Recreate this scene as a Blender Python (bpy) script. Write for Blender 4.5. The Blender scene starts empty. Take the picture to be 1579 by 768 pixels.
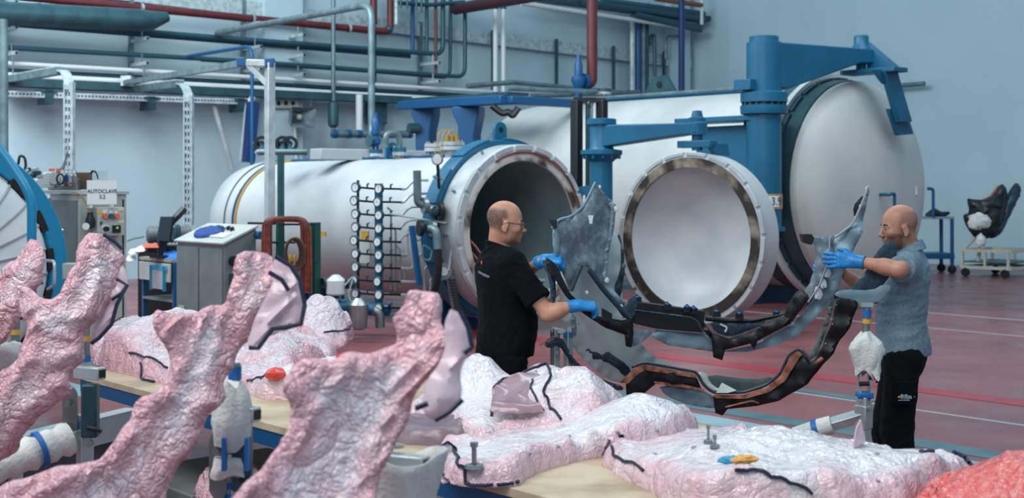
import bpy, math, random
import numpy as np
from mathutils import Vector, Matrix, noise
from mathutils.geometry import delaunay_2d_cdt
random.seed(7)
S = bpy.context.scene
C = S.collection
# ---------------------------------------------------------------- camera
FPX, CX, HY, CAMH = 2005.0, 789.5, 290.0, 1.85      # focal length in px of the 1579x768 frame, horizon row, eye height
cam = bpy.data.objects.new('camera', bpy.data.cameras.new('camera')); C.objects.link(cam)
cam.location = (0, 0, CAMH); cam.rotation_euler = (math.pi/2, 0, 0)
cam.data.sensor_width = 36; cam.data.lens = FPX/1579*36
cam.data.shift_y = -(384-HY)/1579
cam.data.dof.use_dof = True; cam.data.dof.focus_distance = 7.1; cam.data.dof.aperture_fstop = 3.5
cam.data.clip_end = 200
S.camera = cam
# ---------------------------------------------------------------- light
S.view_settings.view_transform = 'Standard'; S.view_settings.look = 'None'
S.view_settings.gamma = 1.0; S.view_settings.exposure = 0.0; S.view_settings.use_curve_mapping = False
W = bpy.data.worlds.new('world'); S.world = W; W.use_nodes = True
bg = W.node_tree.nodes['Background']; bg.inputs[0].default_value = (0.52, 0.81, 1.0, 1); bg.inputs[1].default_value = 0.64
def area(name, loc, size, power, col, target):
    l = bpy.data.lights.new(name, 'AREA'); l.shape = 'RECTANGLE'; l.size, l.size_y = size; l.energy = power; l.color = col
    o = bpy.data.objects.new(name, l); C.objects.link(o); o.location = loc
    o.rotation_euler = (Vector(target)-Vector(loc)).to_track_quat('-Z', 'Y').to_euler(); return o
area('added_light_over_tables', (-3.0, 2.5, 7.6), (7, 4), 560, (1.0, 0.95, 0.90), (0.3, 6.3, 0.8))  # unseen area light added overhead to brighten the tables and men
area('added_light_over_autoclaves', (3.5, 14.0, 9.5), (10, 5), 560, (0.93, 0.97, 1.0), (1.0, 18.0, 1.0))  # added soft light above the autoclaves, no real roof opening there
area('added_light_by_wall', (-8, 16, 9.8), (9, 5), 1900, (0.9, 0.97, 1.0), (-5, 25, 1.5))  # extra area light put in to brighten wall_left
# ---------------------------------------------------------------- frames of reference
U = Vector((0.755, 0.656, 0)).normalized(); V = Vector((0.656, -0.755, 0)).normalized(); Z = Vector((0, 0, 1))
C0 = Vector((5.17, 37.6, 0))                        # corner of the hall: wall_left runs along -U, wall_right along V
def P(px, py, D): return Vector(((px-CX)/FPX*D, D, CAMH-(py-HY)/FPX*D))
def ray(px, py): return Vector(((px-CX)/FPX, 1, -(py-HY)/FPX))
CAM = Vector((0, 0, CAMH))
def onplane(px, py, pt, n):
    d = ray(px, py); n = Vector(n); return CAM + d*((Vector(pt)-CAM).dot(n)/d.dot(n))
def onb(px, py, b): return onplane(px, py, C0+V*b, V)      # vertical plane b metres in front of wall_left
def onz(px, py, z): return onplane(px, py, (0, 0, z), Z)
def RM(a, b, z): return C0+U*a+V*b+Z*z
# ---------------------------------------------------------------- materials
def lin(c):
    return tuple(((x/255)/12.92 if x/255 <= .04045 else ((x/255+.055)/1.055)**2.4) for x in c)
MATS = {}
def mat(name, c, rough=.5, metal=0.0, c2=None, ns=5.0, nd=4.0, bump=0.0, bs=60.0, coat=0.0, spec=.5, lo=.4, hi=.65, emit=0.0, alpha=1.0):
    if name in MATS: return MATS[name]
    m = bpy.data.materials.new(name); m.use_nodes = True; nt = m.node_tree; N = nt.nodes; L = nt.links
    p = N['Principled BSDF']; p.inputs['Base Color'].default_value = (*lin(c), 1)
    p.inputs['Roughness'].default_value = rough; p.inputs['Metallic'].default_value = metal
    p.inputs['Coat Weight'].default_value = coat; p.inputs['Coat Roughness'].default_value = .08
    p.inputs['Specular IOR Level'].default_value = spec
    tc = N.new('ShaderNodeTexCoord')
    if c2:
        nz = N.new('ShaderNodeTexNoise'); nz.inputs['Scale'].default_value = ns; nz.inputs['Detail'].default_value = nd
        L.new(tc.outputs['Object'], nz.inputs['Vector'])
        r = N.new('ShaderNodeValToRGB'); r.color_ramp.elements[0].position = lo; r.color_ramp.elements[1].position = hi
        r.color_ramp.elements[0].color = (*lin(c), 1); r.color_ramp.elements[1].color = (*lin(c2), 1)
        L.new(nz.outputs['Fac'], r.inputs['Fac']); L.new(r.outputs['Color'], p.inputs['Base Color'])
    if bump:
        nb = N.new('ShaderNodeTexNoise'); nb.inputs['Scale'].default_value = bs; nb.inputs['Detail'].default_value = 3
        L.new(tc.outputs['Object'], nb.inputs['Vector'])
        b = N.new('ShaderNodeBump'); b.inputs['Strength'].default_value = bump; b.inputs['Distance'].default_value = .01
        L.new(nb.outputs['Fac'], b.inputs['Height']); L.new(b.outputs['Normal'], p.inputs['Normal'])
    if emit:
        p.inputs['Emission Color'].default_value = (*lin(c), 1); p.inputs['Emission Strength'].default_value = emit
    if alpha < 1: p.inputs['Alpha'].default_value = alpha
    MATS[name] = m; return m
M_white = mat('insulation_white', (178, 184, 186), .55, c2=(162, 170, 174), ns=1.2)
M_dome = mat('dome_white_paint', (192, 196, 192), .5, c2=(176, 184, 184), ns=1.1)
M_blue = mat('machine_blue', (12, 94, 128), .42, c2=(10, 84, 116), ns=2)
M_blue2 = mat('frame_blue', (10, 76, 124), .45)
M_bright = mat('door_ring_blue', (14, 128, 172), .4)
M_steel = mat('steel', (150, 158, 160), .35, .75, c2=(120, 128, 130), ns=4)
M_light = mat('light_steel', (190, 196, 198), .4, .35, c2=(168, 176, 180), ns=3)
M_galv = mat('galvanised', (186, 200, 204), .45, .2, c2=(150, 168, 174), ns=9)
M_dteal = mat('dark_teal_steel', (52, 88, 98), .45, .3, c2=(40, 72, 82), ns=3)
M_pteal = mat('pipe_teal', (38, 80, 96), .45, .2, c2=(36, 78, 92), ns=3)
M_pgrey = mat('pipe_grey', (112, 136, 144), .45, .4, c2=(90, 108, 112), ns=4)
M_pred = mat('pipe_red', (96, 32, 38), .5, c2=(80, 28, 34), ns=3)
M_pwhite = mat('pipe_white', (206, 214, 214), .4)
M_black = mat('black_steel', (14, 20, 26), .45)
M_rubber = mat('black_rubber', (12, 16, 20), .7)
M_burnt = mat('burnt_gasket', (34, 28, 26), .6, c2=(150, 138, 124), ns=3.5, lo=.45, hi=.7)
M_scorch = mat('scorched_steel', (66, 54, 48), .5, .1, c2=(190, 186, 180), ns=3.0, lo=.36, hi=.52)
M_inner = mat('chamber_grey', (116, 138, 140), .6, .0, c2=(102, 124, 126), ns=1.5)
M_dish = mat('door_dish_paint', (190, 194, 196), .4, c2=(170, 176, 180), ns=1.4)
M_cab = mat('cabinet_grey', (172, 178, 174), .5, c2=(160, 166, 162), ns=3)
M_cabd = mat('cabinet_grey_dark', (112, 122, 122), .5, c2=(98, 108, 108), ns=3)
M_orange = mat('orange_plastic', (226, 104, 44), .4)
M_yellow = mat('yellow_cable', (176, 136, 52), .5)
M_glass = mat('gauge_glass', (225, 230, 230), .15, coat=.6)
M_navy = mat('navy_tape', (22, 26, 58), .5)
M_paper = mat('white_paper', (222, 226, 226), .6)
M_tan = mat('brown_paper', (176, 138, 104), .6)
M_ink = mat('printed_ink', (54, 76, 92), .6)
M_greenp = mat('green_paint', (20, 74, 66), .5)
M_hose = mat('copper_hose', (150, 66, 46), .45, .15, c2=(92, 44, 36), ns=12)
M_cloth_blue = mat('blue_cloth', (26, 60, 124), .8, bump=.3, bs=40)
M_tape = mat('blue_tape', (24, 104, 176), .5)
M_ply = mat('plywood', (206, 190, 162), .6, c2=(170, 150, 122), ns=4, bump=.15, bs=30)
M_rag = mat('white_rag', (226, 226, 222), .9, c2=(204, 206, 204), ns=8, bump=.5, bs=70)
M_alu = mat('aluminium', (200, 206, 206), .35, .6, c2=(176, 182, 184), ns=6)
M_zinc = mat('zinc', (150, 160, 162), .35, .8)
# ---------------------------------------------------------------- mesh builder
class MB:
    def __init__(s): s.v = []; s.f = []
    def add(s, vs, fs):
        k = len(s.v); s.v += [Vector(p) for p in vs]; s.f += [tuple(i+k for i in f) for f in fs]; return s
    def box(s, c, size, ax=None):
        c = Vector(c); ax = ax or (Vector((1, 0, 0)), Vector((0, 1, 0)), Z)
        a, b, d = [Vector(e)*(q/2) for e, q in zip(ax, size)]
        vs = [c+i*a+j*b+k*d for k in (-1, 1) for j in (-1, 1) for i in (-1, 1)]
        return s.add(vs, [(0, 2, 3, 1), (4, 5, 7, 6), (0, 1, 5, 4), (2, 6, 7, 3), (0, 4, 6, 2), (1, 3, 7, 5)] if a.cross(b).dot(d) > 0 else
                     [(0, 1, 3, 2), (4, 6, 7, 5), (0, 4, 5, 1), (2, 3, 7, 6), (0, 2, 6, 4), (1, 5, 7, 3)])
    def rbox(s, c, size): return s.box(c, size, (U, V, Z))
    def beam(s, p0, p1, w, h, up=Z):
        p0, p1 = Vector(p0), Vector(p1); d = (p1-p0); L = d.length; d = d/L
        up = Vector(up)
        if abs(d.dot(up)) > .98: up = V
        w_ = d.cross(up).normalized(); h_ = w_.cross(d)
        return s.box((p0+p1)/2, (L, w, h), (d, w_, h_))
    def tube(s, pts, r, n=8, caps=True, closed=False):
        pts = [Vector(p) for p in pts]; m = len(pts)
        rs = r if isinstance(r, (list, tuple)) else [r]*m
        T = []
        for i in range(m):
            if closed: t = pts[(i+1) % m]-pts[i-1]
            else: t = pts[min(i+1, m-1)]-pts[max(i-1, 0)]
            T.append(t.normalized() if t.length > 1e-9 else Vector((0, 0, 1)))
        ref = Z if abs(T[0].dot(Z)) < .9 else Vector((1, 0, 0))
        nrm = (ref-T[0]*ref.dot(T[0])).normalized(); vs = []
        for i in range(m):
            nrm = (nrm-T[i]*nrm.dot(T[i])); nrm = nrm.normalized() if nrm.length > 1e-6 else T[i].orthogonal().normalized()
            bi = T[i].cross(nrm)
            vs += [pts[i]+rs[i]*(math.cos(2*math.pi*k/n)*nrm+math.sin(2*math.pi*k/n)*bi) for k in range(n)]
        fs = []
        for i in range(m if closed else m-1):
            j = (i+1) % m
            fs += [(i*n+k, i*n+(k+1) % n, j*n+(k+1) % n, j*n+k) for k in range(n)]
        if caps and not closed: fs += [tuple(range(n-1, -1, -1)), tuple((m-1)*n+k for k in range(n))]
        return s.add(vs, fs)
    def lathe(s, prof, o, axis, n=48, a0=0.0, a1=2*math.pi, ref=None):
        """prof = [(distance along axis, radius)]"""
        o = Vector(o); axis = Vector(axis).normalized()
        ref = Vector(ref) if ref else (Z if abs(axis.dot(Z)) < .9 else Vector((1, 0, 0)))
        e1 = (ref-axis*ref.dot(axis)).normalized(); e2 = axis.cross(e1)
        full = abs(a1-a0-2*math.pi) < 1e-6; m = n if full else n+1
        vs = []; fs = []; rings = []
        for (t, r) in prof:
            if r < 1e-6: rings.append([len(vs)]); vs.append(o+axis*t)
            else:
                rings.append(list(range(len(vs), len(vs)+m)))
                for k in range(m):
                    a = a0+(a1-a0)*k/n; vs.append(o+axis*t+r*(math.cos(a)*e1+math.sin(a)*e2))
        for A, B in zip(rings, rings[1:]):
            for k in range(n):
                q = (k+1) % m
                if len(A) == 1 and len(B) == 1: break
                if len(A) == 1: fs.append((A[0], B[q], B[k]))
                elif len(B) == 1: fs.append((A[k], A[q], B[0]))
                else: fs.append((A[k], A[q], B[q], B[k]))
        return s.add(vs, fs)
    def arcblock(s, o, axis, t0, t1, r0, r1, a0, a1, n=4, ref=None):
        prof = [(t0, r0), (t0, r1), (t1, r1), (t1, r0), (t0, r0)]
        k = len(s.v); s.lathe(prof, o, axis, n, a0, a1, ref)
        m = n+1
        s.f.append(tuple(k+i*m for i in range(4))); s.f.append(tuple(k+i*m+n for i in (3, 2, 1, 0))); return s
    def prism(s, poly, off):
        poly = [Vector(p) for p in poly]; off = Vector(off); n = len(poly)
        vs = poly+[p+off for p in poly]
        return s.add(vs, [tuple(range(n-1, -1, -1)), tuple(range(n, 2*n))]+[(i, (i+1) % n, n+(i+1) % n, n+i) for i in range(n)])
    def ell(s, c, r, ax=None, n=16, m=10):
        c = Vector(c); ax = ax or (Vector((1, 0, 0)), Vector((0, 1, 0)), Z)
        if not isinstance(r, (tuple, list)): r = (r, r, r)
        vs = [c+ax[2]*r[2]]; fs = []
        for i in range(1, m):
            th = math.pi*i/m
            vs += [c+ax[0]*(r[0]*math.sin(th)*math.cos(2*math.pi*k/n))+ax[1]*(r[1]*math.sin(th)*math.sin(2*math.pi*k/n))+ax[2]*(r[2]*math.cos(th)) for k in range(n)]
        vs.append(c-ax[2]*r[2]); e = len(vs)-1
        for k in range(n):
            fs.append((0, 1+k, 1+(k+1) % n)); fs.append((e, e-n+(k+1) % n, e-n+k))
            for i in range(m-2): fs.append((1+i*n+k, 1+(i+1)*n+k, 1+(i+1)*n+(k+1) % n, 1+i*n+(k+1) % n))
        return s.add(vs, fs)
def fil(pts, r, n=5):
    pts = [Vector(p) for p in pts]; out = [pts[0]]
    for a, b, c in zip(pts, pts[1:], pts[2:]):
        d1 = a-b; d2 = c-b; q = min(r, d1.length*.49, d2.length*.49)
        s, e = b+d1.normalized()*q, b+d2.normalized()*q
        for i in range(n+1):
            t = i/n; out.append(s*(1-t)**2+b*2*t*(1-t)+e*t*t)
    out.append(pts[-1]); return out
def wloc(o):
    l = Vector(o.location)
    while o.parent: o = o.parent; l += o.location
    return l
def mesh_of(name, mb, origin=(0, 0, 0), smooth=40):
    o = Vector(origin); me = bpy.data.meshes.new(name)
    me.from_pydata([tuple(p-o) for p in mb.v], [], mb.f); me.update()
    import bmesh
    bm = bmesh.new(); bm.from_mesh(me); bmesh.ops.recalc_face_normals(bm, faces=bm.faces); bm.to_mesh(me); bm.free()
    me.polygons.foreach_set('use_smooth', [True]*len(me.polygons)); me.set_sharp_from_angle(angle=math.radians(smooth))
    return me
def obj(name, mb, m, parent=None, smooth=40, bevel=0.0, origin=None):
    if parent: org = wloc(parent)
    elif origin is not None: org = Vector(origin)
    else:
        xs = [p.x for p in mb.v]; ys = [p.y for p in mb.v]; zs = [p.z for p in mb.v]
        org = Vector(((min(xs)+max(xs))/2, (min(ys)+max(ys))/2, min(zs)))
    me = mesh_of(name, mb, org, smooth); me.materials.append(m)
    if getattr(mb, 'attr', None):
        at = me.attributes.new('gather', 'FLOAT', 'POINT'); at.data.foreach_set('value', mb.attr)
    o = bpy.data.objects.new(name, me); C.objects.link(o)
    if parent: o.parent = parent
    else: o.location = org
    if bevel:
        b = o.modifiers.new('bevel', 'BEVEL'); b.width = bevel; b.segments = 2; b.limit_method = 'ANGLE'; b.angle_limit = math.radians(50)
    return o
def rep(src, parent, loc, rot=None):
    """a copy of a part (shared mesh) with its own world location"""
    o = src.copy(); C.objects.link(o); o.parent = parent
    o.location = Vector(loc)-(wloc(parent) if parent else Vector())
    if rot is not None: o.rotation_euler = rot
    return o
def thing(name, label, cat, loc=(0, 0, 0), group=None):
    o = bpy.data.objects.new(name, None); C.objects.link(o); o.location = loc; o.empty_display_size = .1
    return tag(o, label, cat, group)
def tag(o, label, cat, group=None, kind=None):
    o['label'] = label; o['category'] = cat
    if group: o['group'] = group
    if kind: o['kind'] = kind
    return o
def struct(name, mb, m, **k):
    o = obj(name, mb, m, **k); o['kind'] = 'structure'; return o
def text(name, body, m, parent, loc, size, right, up, align='CENTER', depth=.002):
    cu = bpy.data.curves.new(name, 'FONT'); cu.body = body; cu.size = size; cu.align_x = align; cu.align_y = 'CENTER'; cu.extrude = depth
    t = bpy.data.objects.new(name, cu); C.objects.link(t); dg = bpy.context.evaluated_depsgraph_get()
    me = bpy.data.meshes.new_from_object(t.evaluated_get(dg)); bpy.data.objects.remove(t)
    r = Vector(right).normalized(); u = Vector(up).normalized(); n = r.cross(u)
    M = Matrix((r, u, n)).transposed().to_4x4(); M.translation = Vector(loc)-wloc(parent); me.transform(M)
    me.materials.clear(); me.materials.append(m)
    o = bpy.data.objects.new(name, me); C.objects.link(o); o.parent = parent; return o
# ---------------------------------------------------------------- the hall
def floor_mat():
    m = mat('floor_red_paint', (140, 82, 86), .28, c2=(120, 70, 76), ns=.7, nd=8, spec=.4)
    nt = m.node_tree; N = nt.nodes; L = nt.links; p = N['Principled BSDF']
    nz = N.new('ShaderNodeTexNoise'); nz.inputs['Scale'].default_value = 1.6; nz.inputs['Detail'].default_value = 6
    mr = N.new('ShaderNodeMapRange'); mr.inputs[1].default_value = .35; mr.inputs[2].default_value = .65; mr.inputs[3].default_value = .22; mr.inputs[4].default_value = .42
    tc = [n for n in N if n.type == 'TEX_COORD'][0]
    L.new(tc.outputs['Object'], nz.inputs['Vector']); L.new(nz.outputs['Fac'], mr.inputs[0]); L.new(mr.outputs[0], p.inputs['Roughness']); return m
M_wall = mat('wall_paint', (176, 200, 209), .7, c2=(167, 192, 202), ns=.5, nd=6)
struct('floor', MB().prism([RM(-40, -.3, -.2), RM(.3, -.3, -.2), RM(.3, 44, -.2), RM(-40, 44, -.2)], (0, 0, .2)), floor_mat(), origin=(0, 0, 0))
struct('wall_left', MB().prism([RM(-40, -.3, 0), RM(0.0, -.3, 0), RM(0.0, 0, 0), RM(-40, 0, 0)], (0, 0, 11)), M_wall)
struct('wall_right', MB().prism([RM(0.0, -.3, 0), RM(.3, -.3, 0), RM(.3, 44, 0), RM(0.0, 44, 0)], (0, 0, 11)), M_wall)
c = onb(427, 200, 0)
struct('trim_1', MB().rbox(Vector((c.x, c.y, 5.5))+V*.15, (.95, .3, 11)), M_wall).name = 'wall_pilaster'
c = onb(1040, 200, 0)
struct('trim_2', MB().rbox(Vector((c.x, c.y, 5.5))+V*.12, (.8, .24, 11)), M_wall).name = 'wall_pilaster'
# painted floor lines and flush strips run along V
def fline(name, px, py, back, fwd, w, m, h=.004):
    q = onz(px, py, 0); return struct(name, MB().prism([q-V*back-U*w/2, q+V*fwd-U*w/2, q+V*fwd+U*w/2, q-V*back+U*w/2], (0, 0, h)), m)
M_lred = mat('line_red', (168, 44, 58), .35, c2=(150, 48, 60), ns=4)
M_lgrey = mat('line_grey', (160, 160, 164), .4)
M_lteal = mat('strip_teal', (86, 116, 124), .4, c2=(70, 100, 108), ns=3)
M_lpale = mat('strip_pale', (150, 178, 186), .4, c2=(130, 160, 170), ns=2)
fline('floor_line_red', 1204, 573, 6, 9, .30, M_lred)
fline('floor_line_grey', 1500, 488, 9, 9, .09, M_lgrey)
fline('floor_line_grey', 1500, 512, 9, 9, .07, M_lgrey)
fline('floor_line_grey', 1500, 645, 2.2, 5, .05, M_lgrey)
fline('floor_strip_teal', 1060, 624, 3.6, 3.0, .26, M_lteal)
fline('floor_strip_teal', 1268, 607, 1.1, .55, .16, M_lteal)
fline('floor_strip_pale', 1130, 655, 3.2, 4.6, .32, M_lpale)
fline('floor_strip_pale', 105, 600, 2.6, .5, .35, M_lpale)
# ================================================================ autoclaves
def hexbolt(r=.02, h=.02):
    return MB().lathe([(0, 0), (0, r), (h, r), (h*1.2, r*.7), (h*1.2, 0)], (0, 0, 0), Z, 6)
def ringparts(name, parent, o, axis, t0, t1, r0, r1, count, span, m, start=0.0, skip=None):
    for k in range(count):
        if skip and k in skip: continue
        a = start+2*math.pi*k/count
        obj(name, MB().arcblock(o, axis, t0, t1, r0, r1, a-span/2, a+span/2, 5), m, parent, bevel=.004)
# ---------------------------------------------------------------- middle autoclave (open)
M2 = P(808, 356, 16.5); K2 = 16.5/14.3
A2 = thing('autoclave', 'white autoclave with open round mouth, its hinged door swung out beside it', 'autoclave', (M2.x, M2.y, 0))
B = -V
def s2(s, th=0.0, r=.96): return M2+B*s+Z*(r*math.cos(th))-U*(r*math.sin(th))
obj('vessel_shell', MB().lathe([(.62, .96), (6.1, .96), (6.14, .98), (6.2, .98), (6.55, .93), (6.8, .75), (6.95, .45), (7.0, 0)], M2, B, 72), M_white, A2)
obj('chamber_lining', MB().lathe([(.02, .885), (5.6, .885), (5.95, .6), (6.05, 0)], M2, B, 64), M_inner, A2)
obj('mouth_flange', MB().lathe([(.02, .885), (0, .90), (0, 1.06), (.03, 1.10), (.34, 1.10), (.36, 1.07), (.36, .96)], M2, B, 72), M_light, A2)
obj('locking_ring', MB().lathe([(.36, 1.02), (.36, 1.16), (.38, 1.17), (.60, 1.17), (.62, 1.15), (.62, .95)], M2, B, 72), M_blue, A2)
obj('seal_groove', MB().lathe([(-.004, .89), (-.008, .90), (-.008, .985), (-.004, .99)], M2, B, 72), M_scorch, A2)
obj('rim_wire', MB().tube([M2-B*.02+1.0*(Z*math.cos(a)+U*math.sin(a)) for a in [i*math.pi*1.4/40-.5 for i in range(41)]], .012, 6), M_hose, A2)
ringparts('locking_tooth', A2, M2, B, -.014, 0, 1.03, 1.092, 20, .27, M_light)
ringparts('blue_segment', A2, M2, B, .365, .60, 1.17, 1.19, 10, .42, M_blue, .2)
for a in (.45, -.5, -1.1, -1.6, -2.0, .9):
    q = M2+B*.18+1.10*(Z*math.cos(a)+U*math.sin(a)); obj('ring_stud', MB().tube([q, q+.05*(Z*math.cos(a)+U*math.sin(a))], .02, 6), M_steel, A2)
lug = MB()
def lugplate(c, w, h, th, hole=True, ax=U):
    pts = []
    for i in range(13):
        a = math.pi*i/12; pts.append(c+ax*(w/2*math.cos(a))+Z*(h-w/2+w/2*math.sin(a)))
    pts = [c+ax*w*.5]+pts+[c-ax*w*.5]
    return MB().prism(pts, ax.cross(Z)*th)
for s, a in ((.5, 0), (2.9, 0)):
    o_ = obj('lifting_lug', lugplate(s2(s, 0, .94 if s > 1 else 1.14), .2, .26, .05), M_blue, A2)
    c_ = s2(s, 0, .94 if s > 1 else 1.14)+Z*.16-U.cross(Z)*.01
    obj('lug_eye', MB().tube([c_, c_+U.cross(Z)*.07], .035, 10), M_black, o_)
# saddles on the floor
for s in (1.2, 5.2):
    q = s2(s, 0, 0); obj('saddle', MB().rbox((q.x, q.y, .22), (1.3, .3, .44)), M_blue2, A2)
# chamber floor rails and heaters inside the mouth
for k in (-.3, .3):
    p0 = M2-Z*.70+U*k+B*.15; obj('chamber_rail', MB().beam(p0, p0+B*4.8, .06, .05), M_dteal, A2)
obj('chamber_floor', MB().rbox(M2-Z*.66+B*2.6, (1.1, 4.8, .03)), M_light, A2)
for k in range(9):
    a = math.pi*(.5+.045*k); p0 = M2+.86*(Z*math.cos(a)-U*math.sin(a)); d = -U*math.sin(a)+Z*math.cos(a)
    pts = [p0+B*1.6, p0+B*.2-d*.02, M2-B*.12+.80*d-Z*(.25+.03*k), M2-B*.3+.62*d-Z*(.75-.02*k)]
    obj('copper_cable', MB().tube(fil(pts, .3), .014, 6), M_hose, A2)
# cables on the shell
for off, m, nm in ((0, M_yellow, 'yellow_cable'), (.05, M_blue2, 'blue_cable'), (-.28, M_dteal, 'seam_band')):
    s_ = 5.55+off*1.6
    arc = [s2(s_+.1*math.sin(t), t, .975) for t in [i*1.9/24 for i in range(25)]]
    if nm == 'seam_band': arc = [s2(6.0, t, .975) for t in [i*2.0/24-.2 for i in range(25)]]; top = []
    else:
        top = [s2(.8+(s_-.8)*i/22, .02*math.sin(i*2.1)+off, .985+.008*math.sin(i*3)) for i in range(22)]
    obj(nm, MB().tube(top+arc, .018 if nm != 'seam_band' else .01, 6), m, A2)
# nozzles, flanges and valves along the top
def flange(parent, c, r, h=.16, top=True, m1=M_white, m2=M_light, nb=8):
    o = obj('nozzle', MB().lathe([(-.1, r*.55), (h, r*.55)], c, Z, 20), m1, parent)
    obj('flange_plate', MB().lathe([(h, 0), (h, r), (h+.05, r), (h+.05, 0)], c, Z, 24), m1, o)
    obj('flange_plate', MB().lathe([(h+.06, 0), (h+.06, r), (h+.11, r), (h+.11, 0)], c, Z, 24), m2, o)
    for k in range(nb):
        a = 2*math.pi*k/nb; q = c+Vector((math.cos(a), math.sin(a), 0))*r*.8
        obj('bolt', MB().tube([q+Z*(h-.03), q+Z*(h+.14)], .014, 6), M_zinc, o)
    return o
def at2(px, py, D): return P(px, py, D)
flange(A2, at2(671, 236, 18.1)-Z*.1, .15, .12)
sl = flange(A2, at2(697, 236, 17.6)-Z*.1, .17, .14)
for k in (-1, 0, 1):
    q = at2(697+7*k, 222, 17.6); obj('brass_sensor', MB().lathe([(-.04, .02), (0, .02), (0, .03), (.11, .03), (.11, .012), (.14, .012)], q, Z, 12), mat('brass', (196, 146, 44), .35, .5), A2)
    obj('sensor_lead', MB().tube(fil([q+Z*.14, q+Z*.2-U*.03, q+Z*.16-U*.15, q-U*.22-Z*.12, at2(676, 245, 17.6)], .08), .006, 5), M_yellow, A2)
flange(A2, at2(616, 240, 18.4)-Z*.12, .10, .12, m2=M_blue)
sv = flange(A2, at2(580, 242, 19.2)-Z*.12, .10, .12, m2=M_blue)
q = at2(579, 232, 19.2)
vb = obj('safety_valve', MB().lathe([(0, .05), (.08, .05), (.1, .08), (.18, .08), (.2, .055), (.24, .055), (.24, .075), (.28, .075), (.28, .06), (.42, .06), (.45, .045), (.5, .03), (.56, .03), (.56, 0)], q, Z, 16), M_blue2, A2)
obj('lever', MB().tube([q+Z*.5+U*.03, q+Z*.48+U*.09, q+Z*.3+U*.12], .012, 6), M_blue2, vb)
obj('outlet', MB().lathe([(0, .05), (.06, .05), (.06, .09), (.1, .09), (.1, 0)], q+Z*.14-U*.02, -U, 16), M_dteal, vb)
# return bend pipe beside the valve
a_ = at2(616, 230, 18.4); obj('return_bend', MB().tube(fil([a_, a_+Z*.22, a_+Z*.22-U*.24, a_-U*.24+Z*.02], .12, 7), .045, 12), M_pgrey, A2)
obj('inspection_box', MB().rbox(at2(600, 240, 19.6)+Z*.0, (2.6, .3, .16)), M_white, A2, bevel=.01)
# gauge on a stem at the shell front
q = s2(1.0, .55, 1.0)
q = P(675, 246, 16.0)
g = obj('pressure_gauge', MB().lathe([(0, 0), (0, .07), (.06, .07), (.065, .06), (.065, 0)], q, V*.6-U*.6-Z*.05, 20), M_steel, A2)
obj('gauge_face', MB().lathe([(.066, 0), (.067, .055), (.068, 0)], q, V*.6-U*.6-Z*.05, 20), M_glass, g)
obj('gauge_stem', MB().tube([q-Z*.07, P(677, 290, 16.1)], .02, 8), M_black, A2)
obj('stem_tap', MB().tube([P(668, 272, 16.0), P(682, 276, 16.1)], .016, 6), M_steel, A2)
# locking gear: valve cluster, bracket plate, lever with orange grip, pinion and rack
def disc(parent, name, c, ax, r, t, m, n=20): return obj(name, MB().lathe([(0, 0), (0, r), (t, r), (t, 0)], c, ax, n), m, parent)
fx = (V-U*.35).normalized()
br = obj('bracket_plate', MB().box(P(691, 352, 16.1), (.22, .04, .46), (U, V, Z)), M_light, A2, bevel=.006)
for dz in (-.17, 0, .17): disc(br, 'bolt', P(690, 352, 16.06)+Z*dz+U*.05, V, .02, .03, M_zinc, 6)
lv = obj('lever_rod', MB().tube([P(692, 417, 15.9), P(699, 362, 15.9)], .016, 8), M_light, A2)
obj('lever_grip', MB().lathe([(-.02, 0), (0, .03), (.16, .034), (.18, .02), (.18, 0)], P(699, 362, 15.9), (P(702, 340, 15.9)-P(699, 362, 15.9)), 12), M_orange, lv)
gr = MB(); cg = P(683, 418, 15.95); ga = (V*.8-U*.5).normalized(); e1 = Z; e2 = ga.cross(e1)
pts = []
for k in range(40):
    rr = .115 if k % 2 else .095; a = 2*math.pi*k/40; pts.append(cg+e1*rr*math.cos(a)+e2*rr*math.sin(a))
obj('pinion_gear', gr.prism(pts, ga*.05), M_steel, A2, smooth=20)
disc(A2, 'gear_hub', cg+ga*.05, ga, .05, .08, M_light)
for k in range(12): obj('rack_tooth', MB().box(P(697+k*1.0, 432+k*4.6, 15.95), (.09, .04, .02), (e2, ga, e1)), M_black, A2)
obj('rack_bar', MB().beam(P(693, 425, 16.0), P(706, 492, 16.0), .05, .1, V), M_steel, A2)
vc = P(669, 324, 15.9)
obj('inlet_pipe', MB().tube(fil([P(643, 263, 16.0), P(644, 313, 16.0), P(655, 317, 16.0), vc], .12), .05, 12), M_pgrey, A2)
for i, (px, py, r) in enumerate(((652, 317, .10), (676, 325, .115), (663, 325, .07), (645, 352, .10), (664, 352, .11), (656, 352, .06))):
    disc(A2, 'valve_flange', P(px, py, 15.95), (V*.3+U*.95), r, .09 if r < .08 else .05, M_black if i in (1, 3) else M_dteal if i in (2, 5) else M_steel, 20)
obj('elbow_pipe', MB().tube(fil([P(664, 352, 15.9), P(673, 355, 15.8), P(675, 384, 15.8)], .08), .05, 12), M_pgrey, A2)
obj('black_hose', MB().tube(fil([P(675, 384, 15.8), P(677, 420, 15.8), P(668, 455, 15.9), P(660, 480, 16)], .3), .045, 10), M_rubber, A2)
obj('blue_brace', MB().beam(P(635, 348, 15.9), P(647, 440, 15.9), .055, .055), M_blue2, A2)
obj('thin_rod', MB().tube([P(600, 330, 16.2), P(688, 344, 15.9)], .012, 6), M_light, A2)
obj('drain_tube', MB().tube(fil([P(664, 385, 15.8), P(652, 376, 15.8), P(652, 400, 15.8), P(664, 402, 15.8), P(666, 385, 15.8)], .06), .012, 6), M_pgrey, A2)
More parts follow.
